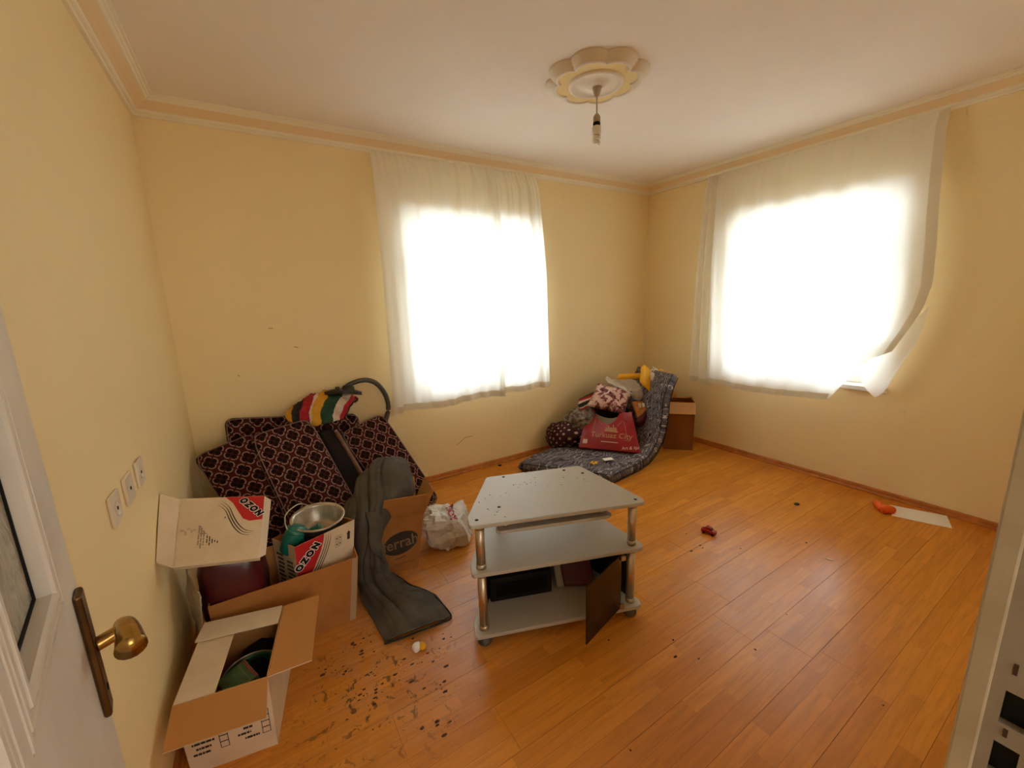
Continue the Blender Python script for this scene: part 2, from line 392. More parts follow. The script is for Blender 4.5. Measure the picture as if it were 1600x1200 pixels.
def floor_mat():
    k = N('oak_laminate'); P = k.pos(); sx = k.n('ShaderNodeSeparateXYZ', ins={0: P}); x, y = sx.outputs[0], sx.outputs[1]
    row = k.math('FLOOR', k.math('DIVIDE', y, .0645))
    r1 = k.n('ShaderNodeTexWhiteNoise', noise_dimensions='1D', ins={'W': row}).outputs[0]
    seg = k.math('FLOOR', k.math('DIVIDE', k.math('ADD', x, k.math('MULTIPLY', r1, 3.0)), .43))
    r2 = k.n('ShaderNodeTexWhiteNoise', noise_dimensions='2D', ins={0: k.n('ShaderNodeCombineXYZ', ins={0: seg, 1: row}).outputs[0]}).outputs[0]
    v = k.n('ShaderNodeVectorMath', operation='MULTIPLY', ins={0: P, 1: (1.6, 22, 1)}).outputs[0]
    v = k.n('ShaderNodeVectorMath', operation='ADD', ins={0: v, 1: k.n('ShaderNodeCombineXYZ', ins={0: k.math('MULTIPLY', r2, 40.0), 1: k.math('MULTIPLY', r2, 17.0)}).outputs[0]}).outputs[0]
    g = k.noise(v, 2.2, 6, .62, .25)
    gl = k.math('FRACT', k.math('MULTIPLY', k.noise(v, .55, 2, .5, .15), 9.0))
    c = k.mix(r2, (.60, .215, .020), (.74, .295, .034))
    c = k.mix(k.math('MULTIPLY', k.step(g, .42, .75), .5), c, (.31, .105, .017))
    c = k.mix(k.math('MULTIPLY', k.step(gl, .86, 1.0), .10), c, (.30, .10, .017))
    # joints of the narrow strips
    fy = k.math('FRACT', k.math('DIVIDE', y, .0645)); edge = k.math('LESS_THAN', k.math('MINIMUM', fy, k.math('SUBTRACT', 1.0, fy)), .012)
    c = k.mix(k.math('MULTIPLY', edge, .45), c, (.13, .04, .008))
    # dusty patches with the pale window sheen painted in, before boxes and mid-room
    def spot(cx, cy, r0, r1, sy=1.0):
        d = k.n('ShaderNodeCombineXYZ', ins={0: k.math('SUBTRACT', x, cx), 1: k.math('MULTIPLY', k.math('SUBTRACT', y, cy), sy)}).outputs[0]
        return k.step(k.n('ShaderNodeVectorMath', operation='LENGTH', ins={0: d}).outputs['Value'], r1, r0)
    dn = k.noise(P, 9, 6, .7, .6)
    dust_sheen = k.math('MULTIPLY', k.math('MAXIMUM', spot(.95, -1.45, .25, .75, .8), k.math('MULTIPLY', spot(2.35, -2.15, .1, .65), .8)), k.step(dn, .36, .62))
    c = k.mix(k.math('MULTIPLY', dust_sheen, .42), c, (.50, .30, .20))
    mudm = k.math('MULTIPLY', spot(.66, -1.78, .12, .5, 1.0), k.step(k.noise(P, 19, 5, .7, .8), .575, .62))
    c = k.mix(k.math('MULTIPLY', mudm, .8), c, (.05, .022, .01))
    sc = k.math('MULTIPLY', spot(.95, -1.5, .1, .6), k.step(k.noise(P, 34, 4, .7, 1.5), .60, .70))
    c = k.mix(k.math('MULTIPLY', sc, .5), c, (.10, .045, .02))
    k.link(c, 'Base Color')
    ro = k.math('ADD', .27, k.math('ADD', k.math('MULTIPLY', dust_sheen, .06), k.math('MULTIPLY', k.noise(P, 3, 4), .05)))
    k.link(ro, 'Roughness'); k.b.inputs['Specular IOR Level'].default_value = .5
    k.bump(g, .06, .003); return k.m
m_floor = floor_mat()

def curtain_mat(name, col, t):
    k = N(name); d = k.n('ShaderNodeBsdfDiffuse', ins={0: col}); tr = k.n('ShaderNodeBsdfTranslucent', ins={0: col})
    mx = k.n('ShaderNodeMixShader', ins={0: t, 1: d.outputs[0], 2: tr.outputs[0]}); k.t.links.new(mx.outputs[0], k.out.inputs[0])
    return k.m
m_curtain = curtain_mat('white_curtain_cloth', (.92, .905, .85), .54)
m_hem = curtain_mat('doubled_curtain_hem', (.80, .74, .60), .28)
def glass_mat(name, tint, gloss, rough=.02):
    k = N(name); t = k.n('ShaderNodeBsdfTransparent', ins={0: tint}); g = k.n('ShaderNodeBsdfGlossy', ins={0: (.9,.9,.9), 'Roughness': rough})
    f = k.n('ShaderNodeFresnel', ins={0: 1.45}).outputs[0]
    mx = k.n('ShaderNodeMixShader', ins={0: k.math('MULTIPLY', f, gloss), 1: t.outputs[0], 2: g.outputs[0]}); k.t.links.new(mx.outputs[0], k.out.inputs[0])
    return k.m
m_pane = glass_mat('clear_window_glass', (.95, .97, .97), 1.0)
m_smoke = glass_mat('smoked_brown_glass', (.62, .50, .35), 1.0)
def obscure_mat():
    k = N('figured_obscure_glass'); P = k.pos(); h = k.noise(P, 26, 4, .6, 2.0)
    k.link(k.mix(k.step(h, .4, .6), (.36, .33, .27), (.47, .43, .36)), 'Base Color'); k.b.inputs['Roughness'].default_value = .22
    k.bump(h, .5, .006); return k.m
m_obscure = obscure_mat()

def trellis_mat():
    """dark upholstery woven with rows of pinkish quatrefoils; uv in metres"""
    k = N('brown_quatrefoil_upholstery'); u = k.n('ShaderNodeSeparateXYZ', ins={0: k.uv()})
    X = k.math('DIVIDE', u.outputs[0], .122); Y = k.math('DIVIDE', u.outputs[1], .122)
    def foil(ox, oy):
        a = k.math('ABSOLUTE', k.math('SUBTRACT', k.math('FRACT', k.math('ADD', X, ox)), .5)); b = k.math('ABSOLUTE', k.math('SUBTRACT', k.math('FRACT', k.math('ADD', Y, oy)), .5))
        mx = k.math('MAXIMUM', a, b); mn = k.math('MINIMUM', a, b)
        d = k.n('ShaderNodeVectorMath', operation='LENGTH', ins={0: k.n('ShaderNodeCombineXYZ', ins={0: k.math('SUBTRACT', mx, .17), 1: mn}).outputs[0]}).outputs['Value']
        return k.math('SUBTRACT', d, .165), mn, mx
    f1, mn, mx = foil(0, 0); f2, mn2, mx2 = foil(.5, .5)
    ring = lambda f: k.math('LESS_THAN', k.math('ABSOLUTE', f), .026)
    gap = k.math('GREATER_THAN', k.math('SUBTRACT', mx, mn), .045)
    gap2 = k.math('GREATER_THAN', k.math('SUBTRACT', mx2, mn2), .045)
    line = k.math('MAXIMUM', k.math('MULTIPLY', ring(f1), gap), k.math('MULTIPLY', ring(f2), gap2))
    inner = k.math('MAXIMUM', k.math('LESS_THAN', f1, -.055), k.math('LESS_THAN', f2, -.055))
    c = k.mix(inner, (.060, .012, .010), (.012, .006, .005))
    wv = k.noise(k.uv(), 240, 2)
    c = k.mix(k.math('MULTIPLY', line, k.step(wv, .25, .55)), c, (.40, .245, .20))
    k.link(c, 'Base Color'); k.b.inputs['Roughness'].default_value = .9; k.b.inputs['Specular IOR Level'].default_value = .15
    k.bump(wv, .25, .003); return k.m
m_trellis = trellis_mat()
m_pipe = M('pinkish_piping', (.22, .13, .11), .8)
m_darkcush = M('dark_brown_cushion_back', (.016, .011, .009), .95)
def damask_mat():
    k = N('grey_damask_ticking'); U = k.uv()
    wp = k.n('ShaderNodeVectorMath', operation='ADD', ins={0: U, 1: k.n('ShaderNodeVectorMath', operation='SCALE', ins={0: k.n('ShaderNodeTexNoise', ins={'Vector': U, 'Scale': 6.0, 'Detail': 2.0}).outputs[1], 'Scale': .22}).outputs[0]}).outputs[0]
    a = k.n('ShaderNodeTexWave', wave_type='RINGS', ins={'Vector': wp, 'Scale': 4.2, 'Distortion': 5.5, 'Detail': 2.0, 'Detail Scale': 2.0}).outputs[1]
    b = k.noise(wp, 19, 3, .6, 1.5)
    c = k.mix(k.step(b, .35, .6), (.040, .036, .045), (.175, .155, .165))
    c = k.mix(k.math('MULTIPLY', k.step(k.math('ABSOLUTE', k.math('SUBTRACT', a, .5)), .16, .05), k.step(k.noise(U, 16, 2), .40, .52)), c, (.60, .55, .55))
    c = k.mix(k.step(k.noise(wp, 19, 4, .6), .60, .65), c, (.022, .018, .024))
    k.link(c, 'Base Color'); k.b.inputs['Roughness'].default_value = .85; k.b.inputs['Specular IOR Level'].default_value = .2
    k.bump(k.noise(U, 11, 3), .5, .02); return k.m
m_damask = damask_mat()
m_damaskpipe = M('dark_mattress_piping', (.020, .016, .018), .8)
def floral_mat():
    k = N('white_and_maroon_floral_print'); U = k.uv()
    n1 = k.noise(U, 16, 3, .55, .8); n2 = k.noise(U, 40, 3, .6, .5)
    c = k.mix(k.step(k.noise(U, 9, 2), .45, .6), (.72, .54, .47), (.64, .40, .36))
    c = k.mix(k.step(n1, .47, .53), c, (.26, .07, .08))
    c = k.mix(k.math('MULTIPLY', k.step(n1, .5, .56), k.step(n2, .52, .58)), c, (.05, .018, .018))
    k.link(c, 'Base Color'); k.b.inputs['Roughness'].default_value = .9; return k.m
m_floral = floral_mat()
def dots_mat(name, ground, dot, pitch, r):
    k = N(name); s = k.n('ShaderNodeSeparateXYZ', ins={0: k.uv()}); X = k.math('MULTIPLY', s.outputs[0], pitch[0]); Y = k.math('MULTIPLY', s.outputs[1], pitch[1])
    def d(o):
        v = k.n('ShaderNodeCombineXYZ', ins={0: k.math('SUBTRACT', k.math('FRACT', k.math('ADD', X, o)), .5), 1: k.math('SUBTRACT', k.math('FRACT', k.math('ADD', Y, o)), .5)}).outputs[0]
        return k.n('ShaderNodeVectorMath', operation='LENGTH', ins={0: v}).outputs['Value']
    k.link(k.mix(k.math('LESS_THAN', k.math('MINIMUM', d(0.0), d(.5)), r), ground, dot), 'Base Color'); k.b.inputs['Roughness'].default_value = .85
    return k.m
m_polka = dots_mat('maroon_polka_dot_cloth', (.050, .008, .012), (.50, .36, .29), (17, 7), .13)
m_spotcloth = M('grey_spotted_cloth', (.36, .30, .24), .9, var=(.05, .03, .03), vs=34)
def bands_mat(name, stops, axis=0):
    k = N(name); s = k.n('ShaderNodeSeparateXYZ', ins={0: k.uv()})
    k.link(k.ramp(k.math('ADD', s.outputs[axis], k.math('MULTIPLY', k.math('SUBTRACT', k.noise(k.pos(), 9, 2), .5), .13)), stops, True), 'Base Color'); k.b.inputs['Roughness'].default_value = .85; return k.m
YL, BK, RD, GN, WT = (.62, .30, .020), (.012, .010, .014), (.38, .010, .022), (.010, .045, .018), (.62, .50, .40)
m_scarf = bands_mat('striped_red_yellow_green_cloth', [(0, YL), (.13, BK), (.27, RD), (.42, WT), (.455, YL), (.60, GN), (.78, WT), (.88, RD), (.97, BK)])
m_flag = bands_mat('red_green_white_striped_cloth', [(0, (.020, .045, .025)), (.22, RD), (.38, WT), (.5, (.02, .03, .02)), (.72, WT), (.8, (.35, .03, .03))], 1)
def bag_mat(name, c1, c2, rough=.35):
    k = N(name); k.link(k.mix(k.step(k.noise(k.pos(), 9, 4, .6), .35, .65), c1, c2), 'Base Color'); k.b.inputs['Roughness'].default_value = rough; return k.m
m_redbag = bag_mat('red_plastic_bag', (.36, .006, .014), (.26, .004, .010))
m_goldink = M('gold_ink', (.45, .22, .09), .5)
m_paleink = M('pale_ink', (.66, .46, .36), .6)
m_orange = M('orange_printed_paper', (.55, .17, .025), .6, var=(.62, .30, .12), vs=30)
m_redplastic = M('red_toy_plastic', (.36, .008, .012), .22)
m_toyglass = M('toy_windscreen', (.02, .015, .02), .1)
m_orangepl = M('orange_plastic', (.85, .12, .010), .4)
m_redbook = M('dark_red_cover', (.07, .004, .007), .5)
m_clear = M('clear_plastic_tray', (.30, .26, .22), .25)

# ------------------------------------------------------------------ room shell
def structure(name, o, label, cat):
    o.name = name; return tag(o, label, cat, kind='structure')
fl = boxobj('floor', (-.02, YF-.15, -.03), (W+.02, .02, -.0095), M('floor_joint_base', (.22, .085, .016), .9))  # brown base board that shows in the joints between planks
structure('floor', fl, 'orange brown oak laminate floor laid in narrow strips', 'floor')
rnd = random.Random(4)
PW, PL = .1935, 1.29
r = 0; y = .0
while y > YF-.14:
    y0 = max(y-PW, YF-.14); x = -rnd.random()*PL
    while x < W:
        xa, xb = max(x, .0), min(x+PL, W)
        if xb-xa > .01:
            bm = bmesh.new(); box(bm, (xa+.0003, y0+.0003, -.0095), (xb-.0003, y-.0003, -.0003*rnd.random()), 0)
            es = [e for e in bm.edges if all(v.co.z > -.005 for v in e.verts)]
            bmesh.ops.bevel(bm, geom=es, offset=.0006, segments=1, affect='EDGES')
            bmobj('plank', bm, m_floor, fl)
        x += PL
    y = y0
structure('ceiling', boxobj('ceiling', (-.25, YF-.15, H), (W+.25, .25, H+.12), m_ceil), 'flat pinkish cream painted ceiling', 'ceiling')
structure('wall_left', boxobj('wall_left', (-.25, YF-.15, -.03), (0, .25, H), m_wall), 'cream wall with three sockets beside the open door', 'wall')
def holed(name, mk, a0, a1, z0, z1, A0, A1):
    """wall with one opening a0..a1 x z0..z1, made by mk(u0,u1,z0,z1)"""
    bm = bmesh.new()
    for q in ((A0, a0, -.03, H), (a1, A1, -.03, H), (a0, a1, -.03, z0), (a0, a1, z1, H)):
        if q[1]-q[0] > 1e-4 and q[3]-q[2] > 1e-4: box(bm, *mk(*q))
    bmesh.ops.remove_doubles(bm, verts=bm.verts, dist=1e-5)
    return bmobj(name, bm, m_wall)
AX0, AX1, AZ0, AZ1 = 1.50, 2.81, .83, 2.23
BY0, BY1 = -2.24, -1.03
structure('wall_back', holed('wall_back', lambda u0,u1,z0,z1: ((u0,0,z0),(u1,.25,z1)), AX0, AX1, AZ0, AZ1, -.25, W+.25), 'cream back wall behind the cushions and the mattress', 'wall')
structure('wall_right', holed('wall_right', lambda u0,u1,z0,z1: ((W,u0,z0),(W+.25,u1,z1)), BY0, BY1, AZ0, AZ1, YF-.15, 0), 'cream wall with the wide curtained window', 'wall')
DX0, DX1, DZ = .27, 1.205, 2.08
structure('wall_front', holed('wall_front', lambda u0,u1,z0,z1: ((u0,YF-.15,z0),(u1,YF,z1)), DX0, DX1, -.03, DZ, 0, W), 'wall around the doorway the room is seen from', 'wall')
# hall behind the doorway
bm = bmesh.new(); HY = YF-.15
box(bm, (-.7, HY-1.9, -.03), (2.4, HY, 0)); box(bm, (-.7, HY-1.9, 2.6), (2.4, HY, 2.7)); box(bm, (-.8, HY-1.9, 0), (-.7, HY, 2.6)); box(bm, (2.4, HY-1.9, 0), (2.5, HY, 2.6)); box(bm, (-.7, HY-2.0, 0), (2.4, HY-1.9, 2.6))
box(bm, (-.7, HY-.01, 0), (-.25, HY, 2.6)); 
structure('wall_hall', bmobj('wall_hall', bm, M('hall_paint', (.66, .58, .46), .8)), 'plain hall walls outside the doorway', 'wall')

def window(idx, mk, u0, u1, label):
    """pvc window: outer frame, transom, mullion below it, three panes, inner sill; mk(u0,u1,d0,d1,z0,z1) gives a box, d = depth into wall"""
    c = mk((u0+u1)/2, (u0+u1)/2, .1, .1, AZ0, AZ0)[0]
    e = empty('window_%d' % idx, c, label, 'window', kind='structure'); ch = []
    bm = bmesh.new(); f = .06
    for q in ((u0,u0+f,AZ0,AZ1), (u1-f,u1,AZ0,AZ1), (u0+f,u1-f,AZ0,AZ0+f), (u0+f,u1-f,AZ1-f,AZ1)): box(bm, *mk(q[0],q[1],.12,.18,q[2],q[3]), bev=.004)
    bmobj('frame', bm, m_pvc, e)
    zt = 1.80; um = (u0+u1)/2
    boxobj('transom', *mk(u0+f, u1-f, .12, .18, zt, zt+.10), m_pvc, e, .004)
    boxobj('mullion', *mk(um-.05, um+.05, .12, .18, AZ0+f, zt), m_pvc, e, .004)
    for a, b, z0, z1 in ((u0+f, um-.05, AZ0+f, zt), (um+.05, u1-f, AZ0+f, zt), (u0+f, u1-f, zt+.10, AZ1-f)): boxobj('pane', *mk(a, b, .147, .153, z0, z1), m_pane, e)
    boxobj('sill', *mk(u0-.03, u1+.03, -.03, .12, AZ0-.035, AZ0+.002), m_white, e, .006)
    fix(e)
window(1, lambda u0,u1,d0,d1,z0,z1: ((u0,d0,z0),(u1,d1,z1)), AX0, AX1, 'white framed window behind the curtains of the back wall')
window(2, lambda u0,u1,d0,d1,z0,z1: ((W+d0,u0,z0),(W+d1,u1,z1)), BY0, BY1, 'white framed window behind the curtains of the right wall')

# cornice: a lip, an apricot cove and an upper moulding per wall, mitred at the corners
def cornice(idx, p0, p1, out, m0, m1, label):
    """p0->p1 along the wall foot line, out = unit vector into the room, m0/m1 = 1 where mitred"""
    p0, p1, out = Vector(p0), Vector(p1), Vector(out); d = (p1-p0).normalized()
    e = empty('trim_%d' % idx, p0+Vector((0,0,2.65)), label, 'cornice', kind='structure')
    def run(name, prof, m):
        A = [p0+out*o+d*o*m0+Vector((0,0,z)) for o, z in prof]; B = [p1+out*o-d*o*m1+Vector((0,0,z)) for o, z in prof]; n = len(prof)
        pyobj(name, A+B, [(i, (i+1)%n, n+(i+1)%n, n+i) for i in range(n)]+[tuple(range(n))[::-1], tuple(range(n, 2*n))], m, e)
    run('lower_moulding', [(0,2.648),(.016,2.648),(.020,2.654),(.020,2.659),(.028,2.662),(.034,2.668),(.036,2.678),(0,2.678)], m_corn)
    run('cove_band', [(0,2.678),(.036,2.678),(.052,2.690),(.068,2.700),(.086,2.712),(.092,2.717),(0,2.7399)], m_corn_band)
    run('upper_moulding', [(.086,2.712),(.094,2.714),(.100,2.722),(.108,2.726),(.112,2.733),(.124,2.735),(.125,2.7399),(.05,2.7399)], m_corn)
    fix(e)
cornice(1, (0,0,0), (W,0,0), (0,-1,0), 1, 1, 'cream plaster cornice along the back wall')
cornice(2, (W,0,0), (W,YF,0), (-1,0,0), 1, 0, 'cream plaster cornice along the right wall')
cornice(3, (0,0,0), (0,YF,0), (1,0,0), 1, 0, 'cream plaster cornice along the left wall')
def baseboard(name, pts, label):
    a, b, o = pts; a, b, o = Vector(a), Vector(b), Vector(o); prof = [(0,0),(.022,0),(.022,.012),(.014,.018),(.013,.040),(.008,.048),(0,.048)]; n = len(prof)
    A = [a+o*u+Vector((0,0,z)) for u, z in prof]; B = [b+o*u+Vector((0,0,z)) for u, z in prof]
    structure(name, pyobj(name, A+B, [(i, (i+1)%n, n+(i+1)%n, n+i) for i in range(n)]+[tuple(range(n))[::-1], tuple(range(n, 2*n))], m_base), label, 'baseboard')
for (x0, z0, x1, z1) in ((1.87,.28,1.95,.33), (1.95,.33,2.03,.335), (.52,1.42,.545,1.42), (.66,1.28,.685,1.275), (.30,1.12,.31,1.11)):
    d_ = Vector((x1-x0, 0, z1-z0)).normalized(); n_ = Vector((-d_.z, 0, d_.x))*.0025
    slab('scuff', [Vector((x0,-.0006,z0))-n_, Vector((x1,-.0006,z1))-n_, Vector((x1,-.0006,z1))+n_, Vector((x0,-.0006,z0))+n_], .0005, M('brown_scuff', (.40,.24,.10), .8), bpy.data.objects['wall_back'])
baseboard('baseboard_back', ((.02,0,0), (W,0,0), (0,-1,0)), 'thin brown wooden baseboard along the back wall')
baseboard('baseboard_right', ((W,0,0), (W,YF,0), (-1,0,0)), 'thin brown wooden baseboard along the right wall')
baseboard('baseboard_left', ((0,0,0), (0,YF,0), (1,0,0)), 'thin brown wooden baseboard along the left wall')

# door frame: lining on both sides and head, stop strip towards the room, strike plate holes in the right lining
fr = empty('trim_4', (DX1, YF, 0), 'scuffed cream door frame with lock holes at the right edge', 'door frame', kind='structure')
for s, x0, x1 in ((1, DX1-.014, DX1), (-1, DX0, DX0+.002)):
    if s > 0:
        bm = bmesh.new()
        # lining with two real lock mortises
        ys = (YF-.15, YF-.055, YF-.03, YF+.012); holes = ((.905, .955), (.985, 1.035))
        box(bm, (x0, YF-.15, 0), (x1, YF-.047, DZ)); box(bm, (x0, YF-.024, 0), (x1, YF-.010, DZ))
        zs = [0, holes[0][0], holes[0][1], holes[1][0], holes[1][1], DZ]
        for a, b in ((zs[0], zs[1]), (zs[2], zs[3]), (zs[4], zs[5])): box(bm, (x0, YF-.047, a), (x1, YF-.024, b))
        bmobj('lining', bm, m_frame, fr)
        for a, b in holes: boxobj('mortise', (x1-.002, YF-.047, a), (x1-.0005, YF-.024, b), m_black, fr)
    else: boxobj('lining', (x0, YF-.15, 0), (x1, YF-.01, DZ), m_frame, fr)
boxobj('head_lining', (DX0, YF-.15, DZ-.014), (DX1, YF-.01, DZ), m_frame, fr)
boxobj('rebate_strip', (DX1-.016, YF-.012, 0), (DX1+.05, YF+.012, DZ+.05), M('door_frame_edge', (.55, .47, .33), .5, var=(.45, .38, .26), vs=14), fr, .003)
for i, (yy, zz, ln) in enumerate(((-.03, 1.062, .016), (-.034, .968, .012), (-.052, 1.0, .02), (-.058, .94, .018), (-.056, 1.05, .014))):
    boxobj('paint_chip', (DX1-.0152, YF+yy, zz), (DX1-.0136, YF+yy+.004, zz+ln), m_mud, fr)
fix(fr)

# ------------------------------------------------------------------ the open door
DE = Vector((-.18495, .98275, 0)); DN = Vector((.98275, .18495, 0)); DH = Vector((.281, -3.27, 0)); DL = .85
dr = empty('door_1', DH, 'white panel door standing open against the left wall', 'door', kind='structure')
def D(s, o, z): return DH+DE*s+DN*o+Vector((0,0,z))
def dbox(name, s0, s1, o0, o1, z0, z1, m, parent, bev=0.0):
    bm = bmesh.new(); box(bm, (s0,o0,z0), (s1,o1,z1), bev)
    for v in bm.verts: v.co = D(*v.co)
    return bmobj(name, bm, m, parent)
PZ0, PZ1 = 1.194, 1.93; PA = ((.12, .40), (.50, .70))
bm = bmesh.new()
MW = .040                                             # moulding sits in a rebate of this width
for q in ((0, .12-MW, .01, 2.05), (.40+MW, .50-MW, PZ0-MW, PZ1+MW), (.70+MW, DL, .01, 2.05), (.12-MW, .70+MW, .01, PZ0-MW), (.12-MW, .70+MW, PZ1+MW, 2.05)):
    box(bm, (q[0], -.04, q[2]), (q[1], 0, q[3]))
for a, b in PA:
    for q in ((a-MW, a, PZ0-MW, PZ1+MW), (b, b+MW, PZ0-MW, PZ1+MW), (a, b, PZ0-MW, PZ0), (a, b, PZ1, PZ1+MW)): box(bm, (q[0], -.04, q[2]), (q[1], -.010, q[3]))
for v in bm.verts: v.co = D(*v.co)
bmesh.ops.remove_doubles(bm, verts=bm.verts, dist=1e-5)
bmobj('door_leaf', bm, m_white, dr)
for a, b in PA:
    dbox('glass_pane', a+.001, b-.001, -.024, -.019, PZ0+.001, PZ1-.001, m_obscure, dr)
    gk = bmesh.new()
    for q in ((a, a+.004, PZ0, PZ1), (b-.004, b, PZ0, PZ1), (a, b, PZ0, PZ0+.004), (a, b, PZ1-.004, PZ1)): box(gk, (q[0], -.0195, q[2]), (q[1], -.0165, q[3]))
    for v in gk.verts: v.co = D(*v.co)
    bmobj('gasket', gk, m_black, dr)
    # raised moulding around the glass: stepped profile (distance outward, height), mitred
    prof = [(-.001,-.016),(-.001,-.002),(.002,.002),(.009,.002),(.011,-.005),(.015,-.005),(.017,.001),(.024,.001),(.026,-.005),(.029,-.005),(.031,.001),(.037,.001),(.0385,-.003),(.040,-.003)]
    loop = lambda d: [(a-d, PZ0-d), (b+d, PZ0-d), (b+d, PZ1+d), (a-d, PZ1+d)]
    vs = []; fs = []
    for d, h in prof: vs += [D(s, h, z) for s, z in loop(d)]
    for j in range(len(prof)-1):
        for i in range(4): fs.append((4*j+i, 4*j+(i+1)%4, 4*j+4+(i+1)%4, 4*j+4+i))
    pyobj('panel_moulding', vs, fs, m_white, dr)
hd = dbox('handle_plate', .785, .823, 0, .010, .914, 1.135, m_brassdark, dr, .004)
tube('neck', [D(.806, .008, 1.035), D(.810, .030, 1.038), D(.812, .046, 1.041)], .0115, m_brass, hd, 14, 4)
def lv(t): return .8+.7*math.sin(min(1, t*1.15)*math.pi/2)*(1 if t < .92 else .9)
tube('lever', [D(.826, .040, 1.041), D(.812, .046, 1.045), D(.788, .049, 1.047), D(.762, .051, 1.046), D(.744, .052, 1.044)], .0135, m_brass, hd, 16, 6, lambda t: .85+.65*t)
tube('keyhole', [D(.804, .009, .957), D(.804, .011, .957)], .006, m_black, hd, 10, 1)
fix(dr)

# ------------------------------------------------------------------ sockets on the left wall
for (yy, lab, grp) in ((-1.72, 'ivory wall socket nearest the door handle', 1), (-1.555, 'ivory wall socket in the middle of the three', 2), (-1.392, 'ivory wall socket farthest from the door', 3)):
    e = empty('wall_socket', (0, yy, .985), lab, 'socket', 'ivory sockets on the left wall')
    boxobj('cover_plate', (0, yy-.047, .938), (.010, yy+.047, 1.032), m_socketp, e, .004)
    if grp != 2: latheobj('socket_well', [(0,.0095),(.019,.0096),(.021,.0135),(.023,.0135),(.023,.009)], (0, yy, .985), m_socketp, e, 20, (1,0,0))
    latheobj('socket_hole', [(0,.0115),(.006,.0115),(.006,.0105)], (0, yy, .985), m_black, e, 10, (1,0,0))
    fix(e)

# ------------------------------------------------------------------ ceiling rose and bare bulb
RC = Vector((2.19, -1.435, 0))
lob = lambda k: (lambda a, r: (.845+.175*abs(math.cos(4*(a+.12)))**.55) if r > k else 1)
ro = empty('ceiling_rose', (RC.x, RC.y, H), 'round lobed plaster rose on the ceiling around the lamp', 'ceiling rose')
latheobj('lobed_rim', [(.275,H-.0005),(.275,H-.012),(.262,H-.016),(.258,H-.026),(.245,H-.030),(.240,H-.040),(.228,H-.044),(.222,H-.044),(.217,H-.040),(.214,H-.035)], (RC.x,RC.y,0), m_rose_white, ro, 192, rmod=lob(.05), caps=False)
latheobj('yellow_field', [(.2225,H-.036),(.10,H-.036)], (RC.x,RC.y,0), m_rose_yel, ro, 192, rmod=lob(.12), caps=False)
latheobj('inner_ring', [(.152,H-.030),(.150,H-.042),(.143,H-.048),(.134,H-.050),(.126,H-.044),(.118,H-.040),(.085,H-.036),(.062,H-.040),(.050,H-.048),(.040,H-.050),(0,H-.050)], (RC.x,RC.y,0), m_rose_white, ro, 64, caps=False)
fix(ro)
lamp = empty('pendant_lamp', (RC.x, RC.y, 2.4), 'bare unlit spiral bulb hanging on a short cord from the ceiling rose', 'lamp')
LX = (RC.x+.01, RC.y, 0)
latheobj('cord_cup', [(0,2.645),(.010,2.646),(.016,2.652),(.026,2.690),(.0265,2.692),(.0,2.692)], LX, m_holder, lamp, 24)
tube('cord', [(LX[0],LX[1],2.65),(LX[0],LX[1],2.60),(LX[0],LX[1],2.555)], .0042, m_holder, lamp, 8, 2)
latheobj('lampholder', [(0,2.560),(.008,2.559),(.017,2.548),(.020,2.54),(.020,2.515),(0,2.515)], LX, m_holder, lamp, 20)
latheobj('dark_ring', [(0,2.516),(.0195,2.516),(.0205,2.510),(.0205,2.504),(.0195,2.499),(0,2.499)], LX, m_darkmetal, lamp, 20)
bb = latheobj('bulb_base', [(0,2.5),(.016,2.499),(.024,2.492),(.0255,2.475),(.0235,2.452),(.022,2.448),(0,2.448)], LX, m_bulb, lamp, 20)
sp = [(LX[0]+.0185*math.cos(a*.5), LX[1]+.0185*math.sin(a*.5), 2.450-.0021*a*.5-.002) for a in range(0, 39)]
tube('spiral_tube', sp, .0052, m_bulb, bb, 8, 2)
fix(lamp)

